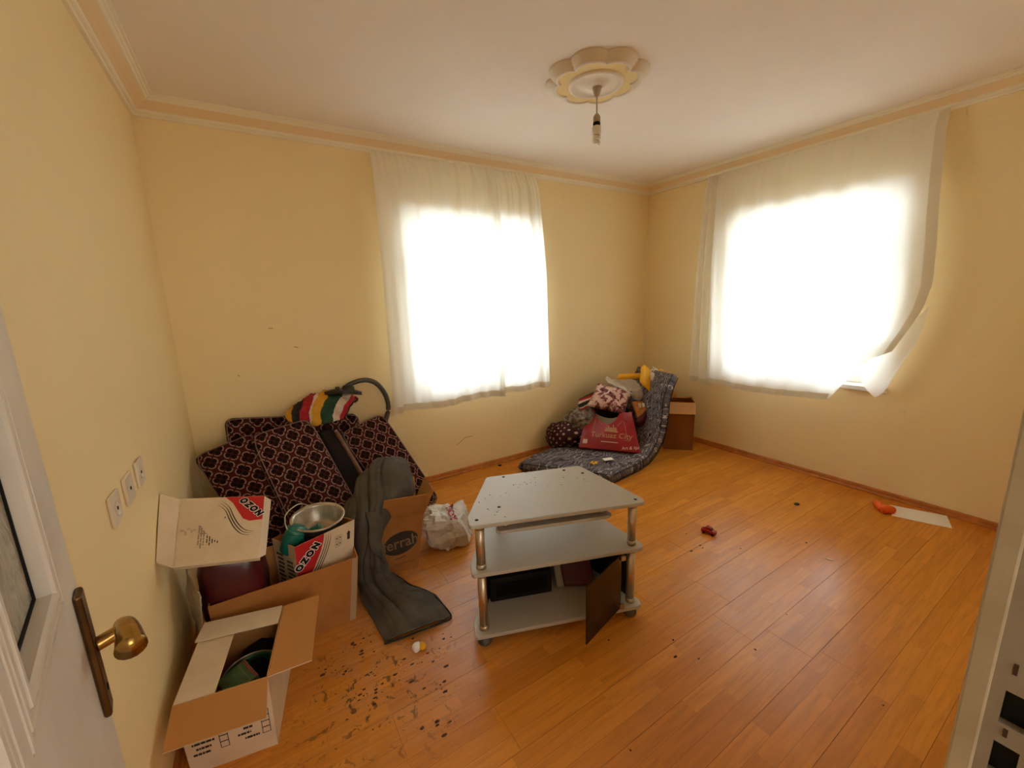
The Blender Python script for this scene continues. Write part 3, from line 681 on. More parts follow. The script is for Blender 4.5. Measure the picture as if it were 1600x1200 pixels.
# ------------------------------------------------------------------ curtains
def curtain(name, label, mk, top, bot, zt, zb, folds, amp, seed, off=(.072,.140), hem=.055, side=None, nu=150, nvv=46):
    """hanging cloth: mk(a, d, z) places a point a along the wall, d in front of it; top/bot = (a0, a1) ranges, zb(u) lower edge"""
    rr = random.Random(seed); ph = [rr.random()*6.3 for _ in range(6)]
    def pt(u, v, push=0.0):
        a = (top[0](v) if callable(top[0]) else top[0]+(bot[0]-top[0])*v); b = (top[1](v) if callable(top[1]) else top[1]+(bot[1]-top[1])*v)
        z = zt+(zb(u)-zt)*v
        uu = u+.012*math.sin(7*u+ph[0]+2.0*v)
        f = math.sin(2*math.pi*folds*uu+ph[1])+.55*math.sin(2*math.pi*folds*.53*uu+ph[2]+1.1*v)+.35*math.sin(2*math.pi*folds*1.9*uu+ph[3]-.8*v)
        A = amp*(1.1-.35*v+.25*math.sin(5*u+ph[4]))
        fine = .0035*max(0, 1-v*3.0)*math.sin(2*math.pi*folds*3.1*u+ph[5])
        nz = .007*noise.noise(Vector((u*3.1+seed, v*2.3, seed*.7)))
        d = off[0]*min(1, .28+v*10)+(off[1]-off[0])*min(1, v*2.2)+(A*f*(.45+.55*min(1, .35+v))+nz)*min(1, .2+v*10)+fine+push
        return mk(a+(b-a)*u, max(d, .012+max(0, push)), z)
    root = empty(name, pt(.5, 1), label, 'curtain')
    t = [i/nvv for i in range(nvv+1)]
    vs = [pt(i/nu, v) for v in t for i in range(nu+1)]
    pyobj('cloth', vs, [(j*(nu+1)+i, j*(nu+1)+i+1, (j+1)*(nu+1)+i+1, (j+1)*(nu+1)+i) for j in range(nvv) for i in range(nu)], m_curtain, root, True)
    if hem:
        rows = 4; vs = []
        for j in range(rows+1):
            for i in range(nu+1):
                u = i/nu; v0 = 1-hem/(zt-zb(u)); vs.append(pt(u, v0+(1-v0)*j/rows, .0025))
        pyobj('hem', vs, [(j*(nu+1)+i, j*(nu+1)+i+1, (j+1)*(nu+1)+i+1, (j+1)*(nu+1)+i) for j in range(rows) for i in range(nu)], m_hem, root, True)
    if side:
        vs = []; rows = 60
        for j in range(rows+1):
            for i in range(5):
                u = 1-side*(1-i/4); vs.append(pt(u, j/rows, .0028))
        pyobj('side_hem', vs, [(j*5+i, j*5+i+1, (j+1)*5+i+1, (j+1)*5+i) for j in range(rows) for i in range(4)], m_hem, root, True)
    fix(root); return root, pt
bk = lambda a, d, z: Vector((a, -d, z))
rt = lambda a, d, z: Vector((W-d, a, z))
curtain('curtain', 'wide white curtain left of the overlap at the back wall window', bk, (1.31, 2.36), (1.285, 2.315), 2.665, lambda u: .705+.012*math.sin(9*u+1)-(.02 if u < .08 else 0), 7, .013, 3)
curtain('curtain', 'narrow white curtain overlapping the right side of the back wall window', bk, (2.28, 2.79), (2.255, 2.83), 2.665, lambda u: .722+.008*math.sin(11*u), 4.3, .012, 11, off=(.070,.150))
curtain('curtain', 'narrow bunched white curtain at the corner side of the right wall window', rt, (-.725, -.90), (-.70, -.985), 2.665, lambda u: .672+.01*math.sin(8*u), 3, .016, 5, off=(.065,.115), nu=70)
def brt(v):
    z = 2.665+(.9-2.665)*v
    pts = [(2.665,-2.375),(2.2,-2.40),(1.75,-2.435),(1.42,-2.45),(1.25,-2.425),(1.12,-2.385),(.9,-2.30)]
    for (z0, y0), (z1, y1) in zip(pts, pts[1:]):
        if z >= z1: return y0+(y1-y0)*(z0-z)/(z0-z1)
    return pts[-1][1]
def bzb(u):
    pts = [(0,.695),(.30,.675),(.55,.690),(.70,.705),(.745,.712),(.80,.83),(.86,.955),(.92,1.06),(1,1.125)]
    for (a, z0), (b, z1) in zip(pts, pts[1:]):
        if u <= b: return z0+(z1-z0)*(u-a)/(b-a)
    return 1.125
big, bpt = curtain('curtain', 'wide white curtain with its lower corner caught up at the right wall window', rt, (lambda v: -.87-.07*v, brt), (0, 0), 2.665, bzb, 7.5, .010, 8, off=(.070,.140), hem=0, side=.035)
# hem only along the straight part of the lower edge
vs = []; n = 110
for j in range(5):
    for i in range(n+1):
        u = .742*i/n; v0 = 1-.052/(2.665-bzb(u)); vs.append(bpt(u, v0+(1-v0)*j/4, .0025))
hm = pyobj('hem', vs, [(j*(n+1)+i, j*(n+1)+i+1, (j+1)*(n+1)+i+1, (j+1)*(n+1)+i) for j in range(4) for i in range(n)], m_hem, None, True)
tc = sheet('turned_corner', [[(4.262,-2.077,1.105), (4.255,-2.220,1.192), (4.245,-2.336,1.288), (4.235,-2.446,1.436)],
    [(4.250,-2.126,0.946), (4.235,-2.221,0.983), (4.220,-2.331,1.049), (4.220,-2.414,1.189)],
    [(4.255,-2.146,0.855), (4.240,-2.204,0.851), (4.225,-2.296,0.915), (4.220,-2.358,1.047)],
    [(4.245,-2.227,0.772), (4.240,-2.242,0.780), (4.235,-2.276,0.821), (4.230,-2.294,0.858)]], m_curtain, None, 8, 8, th=0)
for o in (hm, tc):
    o.parent = big; o.matrix_parent_inverse = Matrix.Translation(-big.location)

# ------------------------------------------------------------------ corner tv stand
ang = math.radians(-19.09-1.07); TU = Vector((math.cos(ang), math.sin(ang), 0)); TV = Vector((-math.sin(ang), math.cos(ang), 0)); T0 = Vector((1.094, -1.857, 0))
tv = empty('tv_stand', T0+TU*.41+TV*.24, 'low silver grey corner tv stand with three shelves and chrome posts', 'tv stand')
def T(x, y, z): return T0+TU*x+TV*y+Vector((0,0,z))
def tmap(bm):
    for v in bm.verts: v.co = T(*v.co)
    return bm
poly = [(.006,.0),(.800,.0),(.818,.010),(.824,.040),(.682,.482),(.662,.490),(.156,.480),(.138,.470),(-.002,.085),(-.004,.012)]
for nm, z0, z1 in (('top_shelf', .602, .620), ('middle_shelf', .367, .385), ('bottom_shelf', .052, .070)):
    bm = bmesh.new(); prism(bm, poly, z0, z1, .0025); bmobj(nm, tmap(bm), m_silver, tv)
bm = bmesh.new(); prism(bm, [(.135,.035),(.655,.035),(.672,.052),(.60,.30),(.21,.30),(.118,.055)], .541, .557, .002); bmobj('hanging_shelf', tmap(bm), m_silver, tv)
for x, y in ((.165,.075),(.632,.075),(.25,.27),(.56,.27)): latheobj('spacer', [(0,.556),(.013,.556),(.013,.566),(.010,.568),(.010,.590),(.013,.592),(.013,.603),(0,.603)], T(x,y,0), m_chrome, tv, 16)
for x, y in ((.044,.045),(.776,.045),(.205,.43),(.625,.43)):
    for z0, z1 in ((.070,.367),(.385,.602)):
        pl = latheobj('post', [(0,z0+.001),(.0205,z0+.001),(.0205,z1-.001),(0,z1-.001)], T(x,y,0), m_chrome, tv, 24)
        for zc in (z0+.001, z1-.023): latheobj('collar', [(.0204,zc),(.0228,zc+.001),(.0228,zc+.021),(.0204,zc+.022)], T(x,y,0), m_chrome, pl, 24, caps=False)
for x, y in ((.044,.045),(.776,.045),(.205,.43),(.625,.43)): latheobj('foot', [(0,0),(.030,0),(.034,.006),(.034,.022),(.026,.036),(.018,.044),(.016,.0525),(0,.0525)], T(x,y,0), m_rubber, tv, 20)
sc = [(.233,.456),(.034,.046),(.15,.135),(.575,.45),(.66,.385),(.785,.035)]
for x, y in sc: latheobj('screw_cap', [(.0085,.6195),(.008,.6212),(0,.6216)], T(x,y,0), m_darkmetal, tv, 12)
def tvq(x0, y0, x1, y1, z0, z1): return [T(x0,y0,z0), T(x1,y1,z0), T(x1,y1,z1), T(x0,y0,z1)]
slab('back_panel', tvq(.16,.462,.66,.470,.071,.366), .004, m_black, tv)
slab('side_panel', tvq(.045,.080,.165,.430,.071,.366), .004, m_smoke, tv)
slab('side_panel', tvq(.655,.445,.775,.090,.071,.366), .004, m_black, tv)
dq = tvq(.462,-.165,.705,.002,.078,.362)
gd = slab('glass_door', dq, .005, m_smoke, tv)
for z in (.085, .345): 
    bm = bmesh.new(); box(bm, (.700,-.004,z-.012), (.724,.012,z+.012), .002); bmobj('hinge', tmap(bm), m_chrome, gd)
fix(tv)
rd = random.Random(7)
bm = bmesh.new()
for cx, cy, n, s in ((.115,.22,9,.055),(.34,.37,16,.07),(.62,.30,9,.06),(.14,.10,7,.05)):
    for _ in range(n):
        x, y = cx+rd.gauss(0, s), cy+rd.gauss(0, s*.6); w = .0012+.003*rd.random()**2
        lathe(bm, [(w,.6202),(w*.7,.6212),(0,.6214)], T(x,y,0), 6, rmod=lambda a, r: 1+.4*math.sin(3*a+cx*50))
tag(bmobj('paint_specks', bm, m_mud, None), 'dark specks of dried dirt on the silver top shelf', 'dirt', kind='stuff')
e = empty('set_top_box', T(.25,.27,.071), 'black electronic box lying deep in the bottom of the tv stand', 'electronic box')
bm = bmesh.new(); box(bm, (.10,.20,.0705), (.42,.42,.20), .006); bmobj('casing', tmap(bm), m_black, e)
bm = bmesh.new(); box(bm, (.13,.192,.10), (.39,.200,.17), .002); bmobj('front_panel', tmap(bm), M('gloss_black_panel', (.005,.005,.005), .5, spec=.1), e); fix(e)
e = empty('plastic_tray', T(.53,.27,.071), 'clear plastic tray holding a dark red cover inside the tv stand', 'tray')
pad('tray_shell', [T(.45,.215,.078), T(.62,.18,.078), T(.62,.30,.25), T(.45,.33,.25)], .03, m_clear, e, 10, 8)
pad('red_cover', [T(.482,.185,.100), T(.64,.152,.100), T(.64,.275,.262), T(.482,.30,.262)], .018, m_redbook, e, 8, 8); fix(e)

# ------------------------------------------------------------------ mattress curled up against the corner
E1 = Vector((.9925,.122,0)); MP0 = Vector((2.839,-.990,0))
NS = [(0,.0),(.22,.0),(.40,.004),(.56,.030),(.71,.115),(.815,.25),(.858,.42),(.872,.56),(.925,.68),(1.0,.785)]
near = cr([MP0+E1*s+Vector((0,0,z)) for s, z in NS], 12)
far = cr([(2.33,-.285,0),(2.70,-.16,0),(3.05,-.135,.0),(3.36,-.14,.01),(3.60,-.19,.07),(3.77,-.24,.19),(3.86,-.27,.36),(3.90,-.28,.52),(3.955,-.28,.66),(4.02,-.28,.775)], 12)
MT = .092
def along(L, u):
    x = max(0, min(1, u))*(len(L)-1); i = min(int(x), len(L)-2); return L[i]+(L[i+1]-L[i])*(x-i)
def mbase(u, v): return along(near, u)+(along(far, u)-along(near, u))*v
def mnorm(u, v):
    du = mbase(min(1,u+.012), v)-mbase(max(0,u-.012), v); dv = mbase(u, min(1,v+.02))-mbase(u, max(0,v-.02)); return du.cross(dv).normalized()
def mwarp(P, u, v):
    q = .010*noise.noise(Vector((u*13, v*6, 2)))+.006*noise.noise(Vector((u*34, v*9, 5)))*(1 if u > .3 else .3)
    return mbase(u, v)+mnorm(u, v)*(P.z+MT/2+(q if P.z > .01 else 0))
mt = empty('foam_mattress', mbase(.3,.5), 'grey patterned foam mattress lying on the floor with one end curled up in the corner', 'mattress')
pad('mattress_cover', [(0,0,0),(1.75,0,0),(1.75,.86,0),(0,.86,0)], MT, m_damask, mt, 64, 9, warp=mwarp)
for h in (MT*.90, MT*.10):
    tube('piping', [mbase(u/60, .004)+mnorm(u/60, .004)*h-(mbase(u/60,.1)-mbase(u/60,0)).normalized()*.004 for u in range(1, 60)], .0045, m_damaskpipe, mt, 6, 1)
    tube('piping', [mbase(.003, v/20)+mnorm(.003, v/20)*h-E1*.003 for v in range(1, 20)], .0045, m_damaskpipe, mt, 6, 1)
tg = mbase(.20,.46)
fix(mt)
def on_mat(name, u, v, du, dv, rot, m, label, cat, th=.0015, sub=None):
    c = mbase(u, v)+mnorm(u, v)*(MT+.012); a = Vector((math.cos(rot), math.sin(rot), 0)); b = Vector((-a.y, a.x, 0))
    q = [c-a*du-b*dv, c+a*du-b*dv, c+a*du+b*dv, c-a*du+b*dv]
    return tag(slab(name, q, th, m), label, cat)
c = Vector((3.019,-0.756,0.112)); a = Vector((.95,-.30,0)).normalized(); b = Vector((-a.y, a.x, 0))
tag(slab('paper_tag', [c-a*.045-b*.028, c+a*.045-b*.028, c+a*.045+b*.028, c-a*.045+b*.028], .002, m_paper), 'small white paper tag lying on the grey mattress', 'tag')
c = Vector((2.856,-0.745,0.105)); e = empty('yellow_flower', c, 'small yellow plastic flower lying on the grey mattress', 'flower')
for k in range(5):
    t = k*1.2566; blob('petal', c+Vector((math.cos(t)*.020, math.sin(t)*.020, .008)), [(.014,0,0),(0,.014,0),(0,0,.007)], m_yellow, e, 1, 0, seg=12, rings=6)
blob('flower_centre', c+Vector((0,0,.012)), [(.010,0,0),(0,.010,0),(0,0,.008)], M('olive_centre', (.20,.16,.01), .6), e, 1, 0, seg=12, rings=6); fix(e)

# ------------------------------------------------------------------ the heap on the mattress
e = empty('shopping_bag', (3.199,-0.602,0.105), 'red plastic shopping bag with gold lettering standing on the grey mattress', 'bag')
BL, BR, TR, TL = Vector((3.009,-0.373,0.106)), Vector((3.364,-0.835,0.106)), Vector((3.470,-0.620,0.441)), Vector((3.261,-0.235,0.441))
bn = (TR-BL).cross(TL-BR).normalized()
def vtop(u):
    s = max(0, 1-abs((u-.45)/.30)**2.2); return 1-.36*s-.03*math.sin(9*u)**2
def bagface(name, push, top, m, flip=False, wr=.012):
    n = 30; vs = []
    for j in range(n+1):
        for i in range(n+1):
            u, v = i/n, j/n*top(i/n); P = bil((BL,BR,TR,TL), u, v)
            h = .030*math.sin(math.pi*u)*(1-.6*v)*math.sin(math.pi*min(1, v*1.1+.12))+wr*noise.noise(Vector((u*5, v*1.6, 3)))+.010*math.sin(11*u+2*v)*v
            if push < 0: h = -h*.6
            vs.append(P+bn*(h+push))
    fs = [(j*(n+1)+i, j*(n+1)+i+1, (j+1)*(n+1)+i+1, (j+1)*(n+1)+i) for j in range(n) for i in range(n)]
    return pyobj(name, vs, fs, m, e, True)
front = bagface('front_sheet', .028, vtop, m_redbag)
back = bagface('back_sheet', -.030, lambda u: .93-.10*max(0, 1-abs((u-.45)/.3)**2), m_beige)
# side and bottom gussets
def strip(name, side):
    n = 30; vs = []
    for k in range(n+1):
        i = {'l': k*(n+1), 'r': k*(n+1)+n, 'b': k}[side]
        vs += [front.data.vertices[i].co.copy(), back.data.vertices[i].co.copy()]
    pyobj(name, vs, [(2*k, 2*k+1, 2*k+3, 2*k+2) for k in range(n)], m_redbag, e, True)
for s in 'lrb': strip('gusset', s)
bq = (BL, BR, TR, TL); ux = (BR-BL); uy = (TL-BL)-(TL-BL).project(ux)
onto('lettering', flat_text('Turkuaz City', bil(bq,.545,.33), ux, uy, .075, .012, 1.0, -.012), front, -bn, m_goldink, e)
onto('lettering', flat_text('Art & Işıl', bil(bq,.855,.085), ux+uy*.22, uy, .042, .015), front, -bn, m_paleink, e)
def bagpoly(name, pts, m, k=10):
    q = [bil(bq, u, v) for u, v in pts]; return onto(name, grid_quad(q, k), front, -bn, m, e)
bagpoly('printed_line', ((.37,.165),(.66,.165),(.66,.182),(.37,.182)), m_paleink)
bagpoly('printed_square', ((.055,.10),(.135,.10),(.135,.20),(.055,.20)), m_paleink)
for x0, w_, h_ in ((.44,.035,.10),(.48,.03,.15),(.515,.06,.11),(.58,.02,.19),(.605,.045,.12),(.42,.25,.035)): bagpoly('printed_skyline', ((x0,.42),(x0+w_,.42),(x0+w_,.42+h_),(x0,.42+h_)), m_goldink, 4)
for a_, b_ in (((.22,.78),(.20,.42)), ((.80,.74),(.83,.26)), ((.83,.26),(.76,.25)), ((.24,.77),(.36,.60)), ((.77,.74),(.66,.58))):
    d = Vector((b_[0]-a_[0], b_[1]-a_[1])); nn = Vector((-d.y, d.x)).normalized()*.004
    bagpoly('printed_outline', ((a_[0]-nn.x,a_[1]-nn.y),(b_[0]-nn.x,b_[1]-nn.y),(b_[0]+nn.x,b_[1]+nn.y),(a_[0]+nn.x,a_[1]+nn.y)), m_goldink, 8)
fix(e)

tag(pad('floral_pillow', [(3.166,-0.300,0.497), (3.426,-0.570,0.418), (3.606,-0.500,0.613), (3.378,-0.240,0.690)], .10, m_floral, None, 18, 3.0, wr=.012, ws=9, puff=.035, pinch=.06), 'white pillow with a maroon flower print on top of the red bag', 'pillow')
tag(blob('polka_dot_bundle', (3.020,-0.175,0.197), [(.19,-.06,0),(.03,.10,0),(0,0,.125)], m_polka, None, .8, .055, 7, 3, floor=.10), 'bundle of dark red cloth with white polka dots by the back wall', 'cloth bundle')
tag(blob('spotted_bundle', (3.135,-0.230,0.346), [(.15,-.05,.05),(.03,.10,0),(-.03,0,.10)], m_spotcloth, None, .9, .03, 8, 5), 'bundle of grey spotted cloth above the polka dot bundle', 'cloth bundle')
tag(blob('dark_bundle', (3.50,-.27,.30), [(.16,-.11,0),(.05,.11,0),(0,0,.22)], m_darkcush, None, .8, .03, 6, 9), 'dark bundle filling the heap behind the red bag', 'cloth bundle')
tag(sheet('striped_cloth', [[(3.135,-0.240,0.544), (3.247,-0.230,0.578), (3.408,-0.210,0.606)], [(3.083,-0.270,0.525), (3.202,-0.270,0.539), (3.380,-0.240,0.560)], [(3.100,-0.270,0.455), (3.184,-0.290,0.472), (3.335,-0.270,0.491)]], m_flag, None, 8, 8, th=.02, wr=.006), 'folded red green and white striped cloth left of the floral pillow', 'cloth')
wb = empty('plastic_bag', (3.690,-0.400,0.584), 'crumpled white plastic bag behind the floral pillow', 'bag')
sheet('bag_film', [[(3.507,-0.220,0.725), (3.639,-0.220,0.694), (3.794,-0.240,0.677), (3.952,-0.280,0.670), (4.007,-0.340,0.628)],
    [(3.404,-0.360,0.718), (3.548,-0.380,0.668), (3.666,-0.420,0.645), (3.795,-0.460,0.634), (3.907,-0.460,0.584)],
    [(3.451,-0.420,0.674), (3.539,-0.460,0.616), (3.626,-0.500,0.583), (3.758,-0.520,0.554), (3.872,-0.500,0.519)],
    [(3.601,-0.420,0.600), (3.636,-0.450,0.553), (3.700,-0.480,0.508), (3.809,-0.480,0.470), (3.894,-0.460,0.445)]], m_plastic, wb, 10, 10, th=.004, wr=.018, ws=11, ridged=True)
tube('bag_handle', [(3.472,-0.400,0.695), (3.479,-0.480,0.661), (3.562,-0.515,0.609), (3.605,-0.510,0.608)], .007, m_plastic, wb, 6, 5); fix(wb)
yb = empty('yellow_cloth', (3.812,-0.500,0.719), 'bright yellow folded plastic sheet leaning on the curled mattress end', 'plastic sheet')
sheet('upright_fold', [[(3.720,-0.500,0.837), (3.766,-0.500,0.865), (3.826,-0.500,0.832), (3.888,-0.500,0.784)], [(3.676,-0.540,0.775), (3.700,-0.560,0.781), (3.767,-0.560,0.766), (3.842,-0.540,0.734)],
    [(3.634,-0.570,0.719), (3.675,-0.600,0.705), (3.742,-0.600,0.690), (3.817,-0.580,0.663)], [(3.696,-0.600,0.656), (3.731,-0.620,0.635), (3.780,-0.620,0.622), (3.834,-0.600,0.617)], [(3.752,-0.620,0.599), (3.770,-0.630,0.578), (3.799,-0.630,0.574), (3.820,-0.620,0.603)]], m_yellow, yb, 6, 6, th=.008, wr=.006)
pad('flat_fold', [(3.594,-0.300,0.718), (3.781,-0.460,0.731), (3.802,-0.440,0.766), (3.633,-0.280,0.752)], .05, m_yellow, yb, 8, 4); fix(yb)
wb = empty('plastic_bag', (3.882,-0.580,0.722), 'small knotted white bag with a yellow handle beside the mattress end', 'bag')
blob('bag_film', (3.883,-0.580,0.715), [(.085,-.03,-.03),(.02,.06,0),(.03,0,.085)], m_plastic, wb, .9, .03, 10, 7)
tube('yellow_handle', [(3.882,-0.600,0.804), (3.876,-0.620,0.821), (3.928,-0.620,0.782), (3.962,-0.620,0.724), (3.909,-0.630,0.725), (3.866,-0.630,0.777), (3.859,-0.610,0.815)], .013, m_yellow, wb, 8, 5)
tube('knot', [(3.821,-0.560,0.853), (3.860,-0.570,0.816), (3.889,-0.580,0.781)], .009, m_plastic, wb, 6, 4); fix(wb)
e = empty('snack_packet', (3.632,-0.560,0.399), 'orange printed paper packet between the red bag and the mattress end', 'packet')
pq = [Vector(v) for v in ((3.579,-0.600,0.351), (3.684,-0.620,0.430), (3.754,-0.550,0.499), (3.601,-0.500,0.507))]
pad('wrapper', pq, .05, m_orange, e, 10, 4, wr=.006)
pn = qn(pq)
for u0, v0 in ((.30,.45),(.58,.40)): decal('printed_panel', [p+pn*.033 for p in pq], [(u0,v0),(u0+.22,v0),(u0+.22,v0+.34),(u0,v0+.34)], m_paper, e)
fix(e)
tag(blob('red_packet', (3.645,-0.600,0.339), [(.075,-.02,.05),(.02,.04,0),(-.02,0,.05)], m_maroon, None, .8, .015, 12, 4), 'dark red packet under the orange packet beside the mattress end', 'packet')

# ------------------------------------------------------------------ open carton in the corner
CA, CB = Vector((3.875,-.70,0)), Vector((4.068,-.903,0)); cd = Vector((.72,.69,0)).normalized()*.25; Z = lambda h: Vector((0,0,h))
cb = empty('cardboard_box', CA+cd*.5, 'tall brown cardboard box behind the curled mattress in the corner', 'box')
carton(cb, [CA+Z(.50), CB+Z(.50), CB+cd+Z(.50), CA+cd+Z(.50)], [CA, CB, CB+cd, CA+cd], .004, M('dark_brown_cardboard', lin((140,88,44)), .85, spec=.15), m_kraft_in)
fo = Vector((-.02,-.02,0))
slab('flap', [CA+fo*1.6+Z(.392), CB+fo*1.6+Z(.392), CB+Z(.502), CA+Z(.502)], .004, M('pale_cardboard_flap', lin((206,158,106)), .85), cb)
slab('flap', [CA+Z(.515)+cd*.62, CB+Z(.515)+cd*.62, CB+cd+Z(.505), CA+cd+Z(.505)], .004, m_kraft_in, cb)
slab('flap', [CA+cd*.95+Z(.505), CA+Z(.505), CA+Z(.57)+Vector((.09,-.06,0)), CA+cd+Z(.56)+Vector((.09,-.06,0))], .004, m_kraft_in, cb)
fix(cb)

# ------------------------------------------------------------------ divan cushions in the left corner
def cushion(q, th, label, m=None, pipe=True, side=None):
    q = [Vector(p) for p in q]; e = empty('divan_cushion', (q[0]+q[1])/2, label, 'cushion', 'divan cushions heaped in the left corner')
    pad('padding', q, th, m or m_trellis, e, 22, 6, wr=.010, ws=6, puff=.014, rc=.05)
    if pipe:
        piping('piping', q, th, .0035, m_pipe, e); piping('piping', q, th, .0035, m_pipe, e, off=-.40)
    fix(e); return e
def behind(q, d):
    n = qn(q); return [Vector(p)-n*d for p in q]
# backing cushion standing on the floor, and the one lying across it against the wall
cushion([(.17,-.085,.004), (1.02,-.085,.004), (1.02,-.080,.475), (.17,-.080,.475)], .11, 'plain dark cushion standing on the floor at the back of the heap', m_darkcush)
cushion([(0.184,-0.105,0.657), (1.015,-.115,.482), (1.033,-0.070,0.739), (0.188,-0.070,0.851)], .095, 'patterned brown cushion lying across the top of the heap against the back wall')
q = [(.335,-.775,.035), (.690,-.745,.035), (0.349,-0.310,0.801), (0.013,-0.310,0.707)]
cushion(behind(q, .05), .10, 'patterned brown cushion leaning closest to the left wall')
q = [(.545,-.915,.035), (.945,-.835,.035), (0.668,-0.345,0.845), (0.322,-0.420,0.806)]
cushion(behind(q, .045), .09, 'patterned brown cushion leaning in the middle of the heap')
q = [(1.150,-.590,.035), (1.512,-.455,.035), (1.199,-0.125,0.737), (0.859,-0.215,0.656)]
cushion(behind(q, .045), .09, 'patterned brown cushion leaning under the window curtain')
q = [(.925,-.585,.03), (1.075,-.53,.03), (0.887,-0.225,0.687), (0.734,-0.250,0.728)]
cushion(behind(q, .05), .06, 'plain black cushion wedged between the leaning patterned cushions', m_darkcush, False)
tube_o = empty('wooden_stick', (0.890,-0.330,0.528), 'pinkish worn wooden stick lying along the edge of a patterned cushion', 'stick')
tube('shaft', [(0.838,-0.245,0.668), (0.890,-0.335,0.534), (0.951,-0.455,0.362)], .0155, m_stick, tube_o, 10, 6)
tube('worn_tip', [(0.838,-0.246,0.669), (0.833,-0.236,0.686)], .012, M('pale_worn_tip', (.36, .26, .20), .7), tube_o, 10, 1); fix(tube_o)

sc_ = empty('striped_cloth', (0.752,-0.200,0.821), 'red yellow black and green striped cloth draped over the cushion heap', 'cloth')
sheet('cloth', [[(0.635,-0.030,0.867), (0.717,-0.030,0.921), (0.822,-0.030,0.935), (0.938,-0.030,0.918), (1.034,-0.030,0.853)],
    [(0.573,-0.130,0.864), (0.655,-0.130,0.911), (0.772,-0.140,0.932), (0.899,-0.140,0.909), (1.034,-0.120,0.855)],
    [(0.542,-0.200,0.844), (0.627,-0.215,0.878), (0.736,-0.230,0.895), (0.848,-0.220,0.879), (0.984,-0.180,0.850)],
    [(0.538,-0.230,0.824), (0.610,-0.260,0.836), (0.714,-0.275,0.830), (0.816,-0.250,0.825), (0.942,-0.210,0.809)],
    [(0.553,-0.250,0.808), (0.602,-0.280,0.788), (0.701,-0.285,0.757), (0.793,-0.270,0.759), (0.902,-0.230,0.758)]], m_scarf, sc_, 12, 8, th=.006, wr=.020, ws=13, ridged=True)
fix(sc_)
sl = empty('slipper', (0.934,-0.120,0.909), 'black strapped slipper lying on top of the striped cloth', 'slipper')
SA, SB = Vector((0.803,-0.130,0.931)), Vector((1.057,-0.160,0.898)); sd = (SB-SA).normalized(); sw = Vector((-sd.y, sd.x, 0)).normalized()*.045; su = Vector((0,0,1))
bm = bmesh.new(); K = 28; lo = []; hi = []
for i in range(K):
    a = 2*math.pi*i/K; x = .5+.5*math.cos(a); w = math.sin(a)*(.82+.25*math.cos(a+.3)-.18*math.cos(2*a))
    P = SA+(SB-SA)*x+sw*w+su*(.018*math.sin(math.pi*x)); lo.append(bm.verts.new(P)); hi.append(bm.verts.new(P+su*.024))
bm.faces.new(lo[::-1]); bm.faces.new(hi)
for i in range(K): bm.faces.new((lo[i], lo[(i+1)%K], hi[(i+1)%K], hi[i]))
bmobj('sole', bm, m_leather, sl)
def arch(x, h, w): return [SA+(SB-SA)*x+sw*w*math.cos(t)+su*(.03+h*math.sin(t)) for t in (0, .6, 1.2, 1.57, 1.94, 2.54, 3.1416)]
sheet('strap', [arch(.50,.036,1.0), arch(.60,.048,1.05), arch(.72,.046,1.05), arch(.80,.034,1.0)], m_leather, sl, 4, 4, th=.004)
sheet('strap', [arch(.30,.026,.95), arch(.36,.032,1.0), arch(.42,.028,1.0)], m_leather, sl, 4, 4, th=.004); fix(sl)
tag(tube('vacuum_hose', [(0.857,-0.050,0.795), (0.930,-0.045,0.917), (1.006,-0.040,0.970), (1.112,-0.040,0.986), (1.197,-0.040,0.949), (1.258,-0.040,0.852), (1.272,-0.045,0.740), (1.242,-0.050,0.644), (1.20,-.05,.50), (1.16,-.055,.25), (1.14,-.06,.02)], .0185, m_hose, None, 14, 6), 'grey rubber hose standing in a loop against the back wall', 'hose')

# ------------------------------------------------------------------ brown carton with the jacket
def V(*a): return Vector(a)
fb = empty('cardboard_box', (1.0,-1.0,0), 'brown cardboard box printed ferrah with a grey jacket over its side', 'box')
FT = [V(.895,-1.083,.350), V(1.130,-1.150,.350), V(1.165,-.915,.350), V(.925,-.860,.350)]
FB = taper(FT, (.985,-.985), .93, .35)
carton(fb, FT, FB, .004, m_kraft, m_kraft_in)
ft0, ft1 = FT[0]+V(.021,-.055,.14), FT[1]+V(.021,-.055,.14)
slab('flap', [FT[0], FT[1], ft1, ft0], .004, [m_kraft, m_kraft_in], fb)
slab('flap', [FT[2], FT[1], FT[1]+V(.075,.02,.115), FT[2]+V(.075,.02,.115)], .004, [m_kraft_in, m_kraft], fb)
slab('flap', [FT[3], FT[2], FT[2]+V(.02,.06,.11), FT[3]+V(.02,.06,.11)], .004, [m_kraft_in, m_kraft], fb)
fq = [FB[0], FB[1], FT[1], FT[0]]
el = [(.50+.42*math.cos(t)*.98-.02*math.sin(t), .53+.205*math.sin(t)+.055*math.cos(t)) for t in [2*math.pi*i/48 for i in range(48)]]
decal('printed_oval', fq, el, m_ferrah, fb)
text_on('lettering', 'ferrah', fq, (.50, .535), .098, 10, m_ferrahtxt, fb, .0016, .012, 1.02, stretch=.80)
decal('printed_line', fq, [(.40,.235),(.66,.275),(.66,.288),(.40,.248)], m_ferrah, fb); decal('printed_line', fq, [(.36,.13),(.93,.17),(.93,.175),(.36,.135)], m_print, fb)
fix(fb)
jk = empty('jacket', (.9,-1.1,0), 'dark grey cloth jacket hanging from the brown box onto the floor', 'jacket')
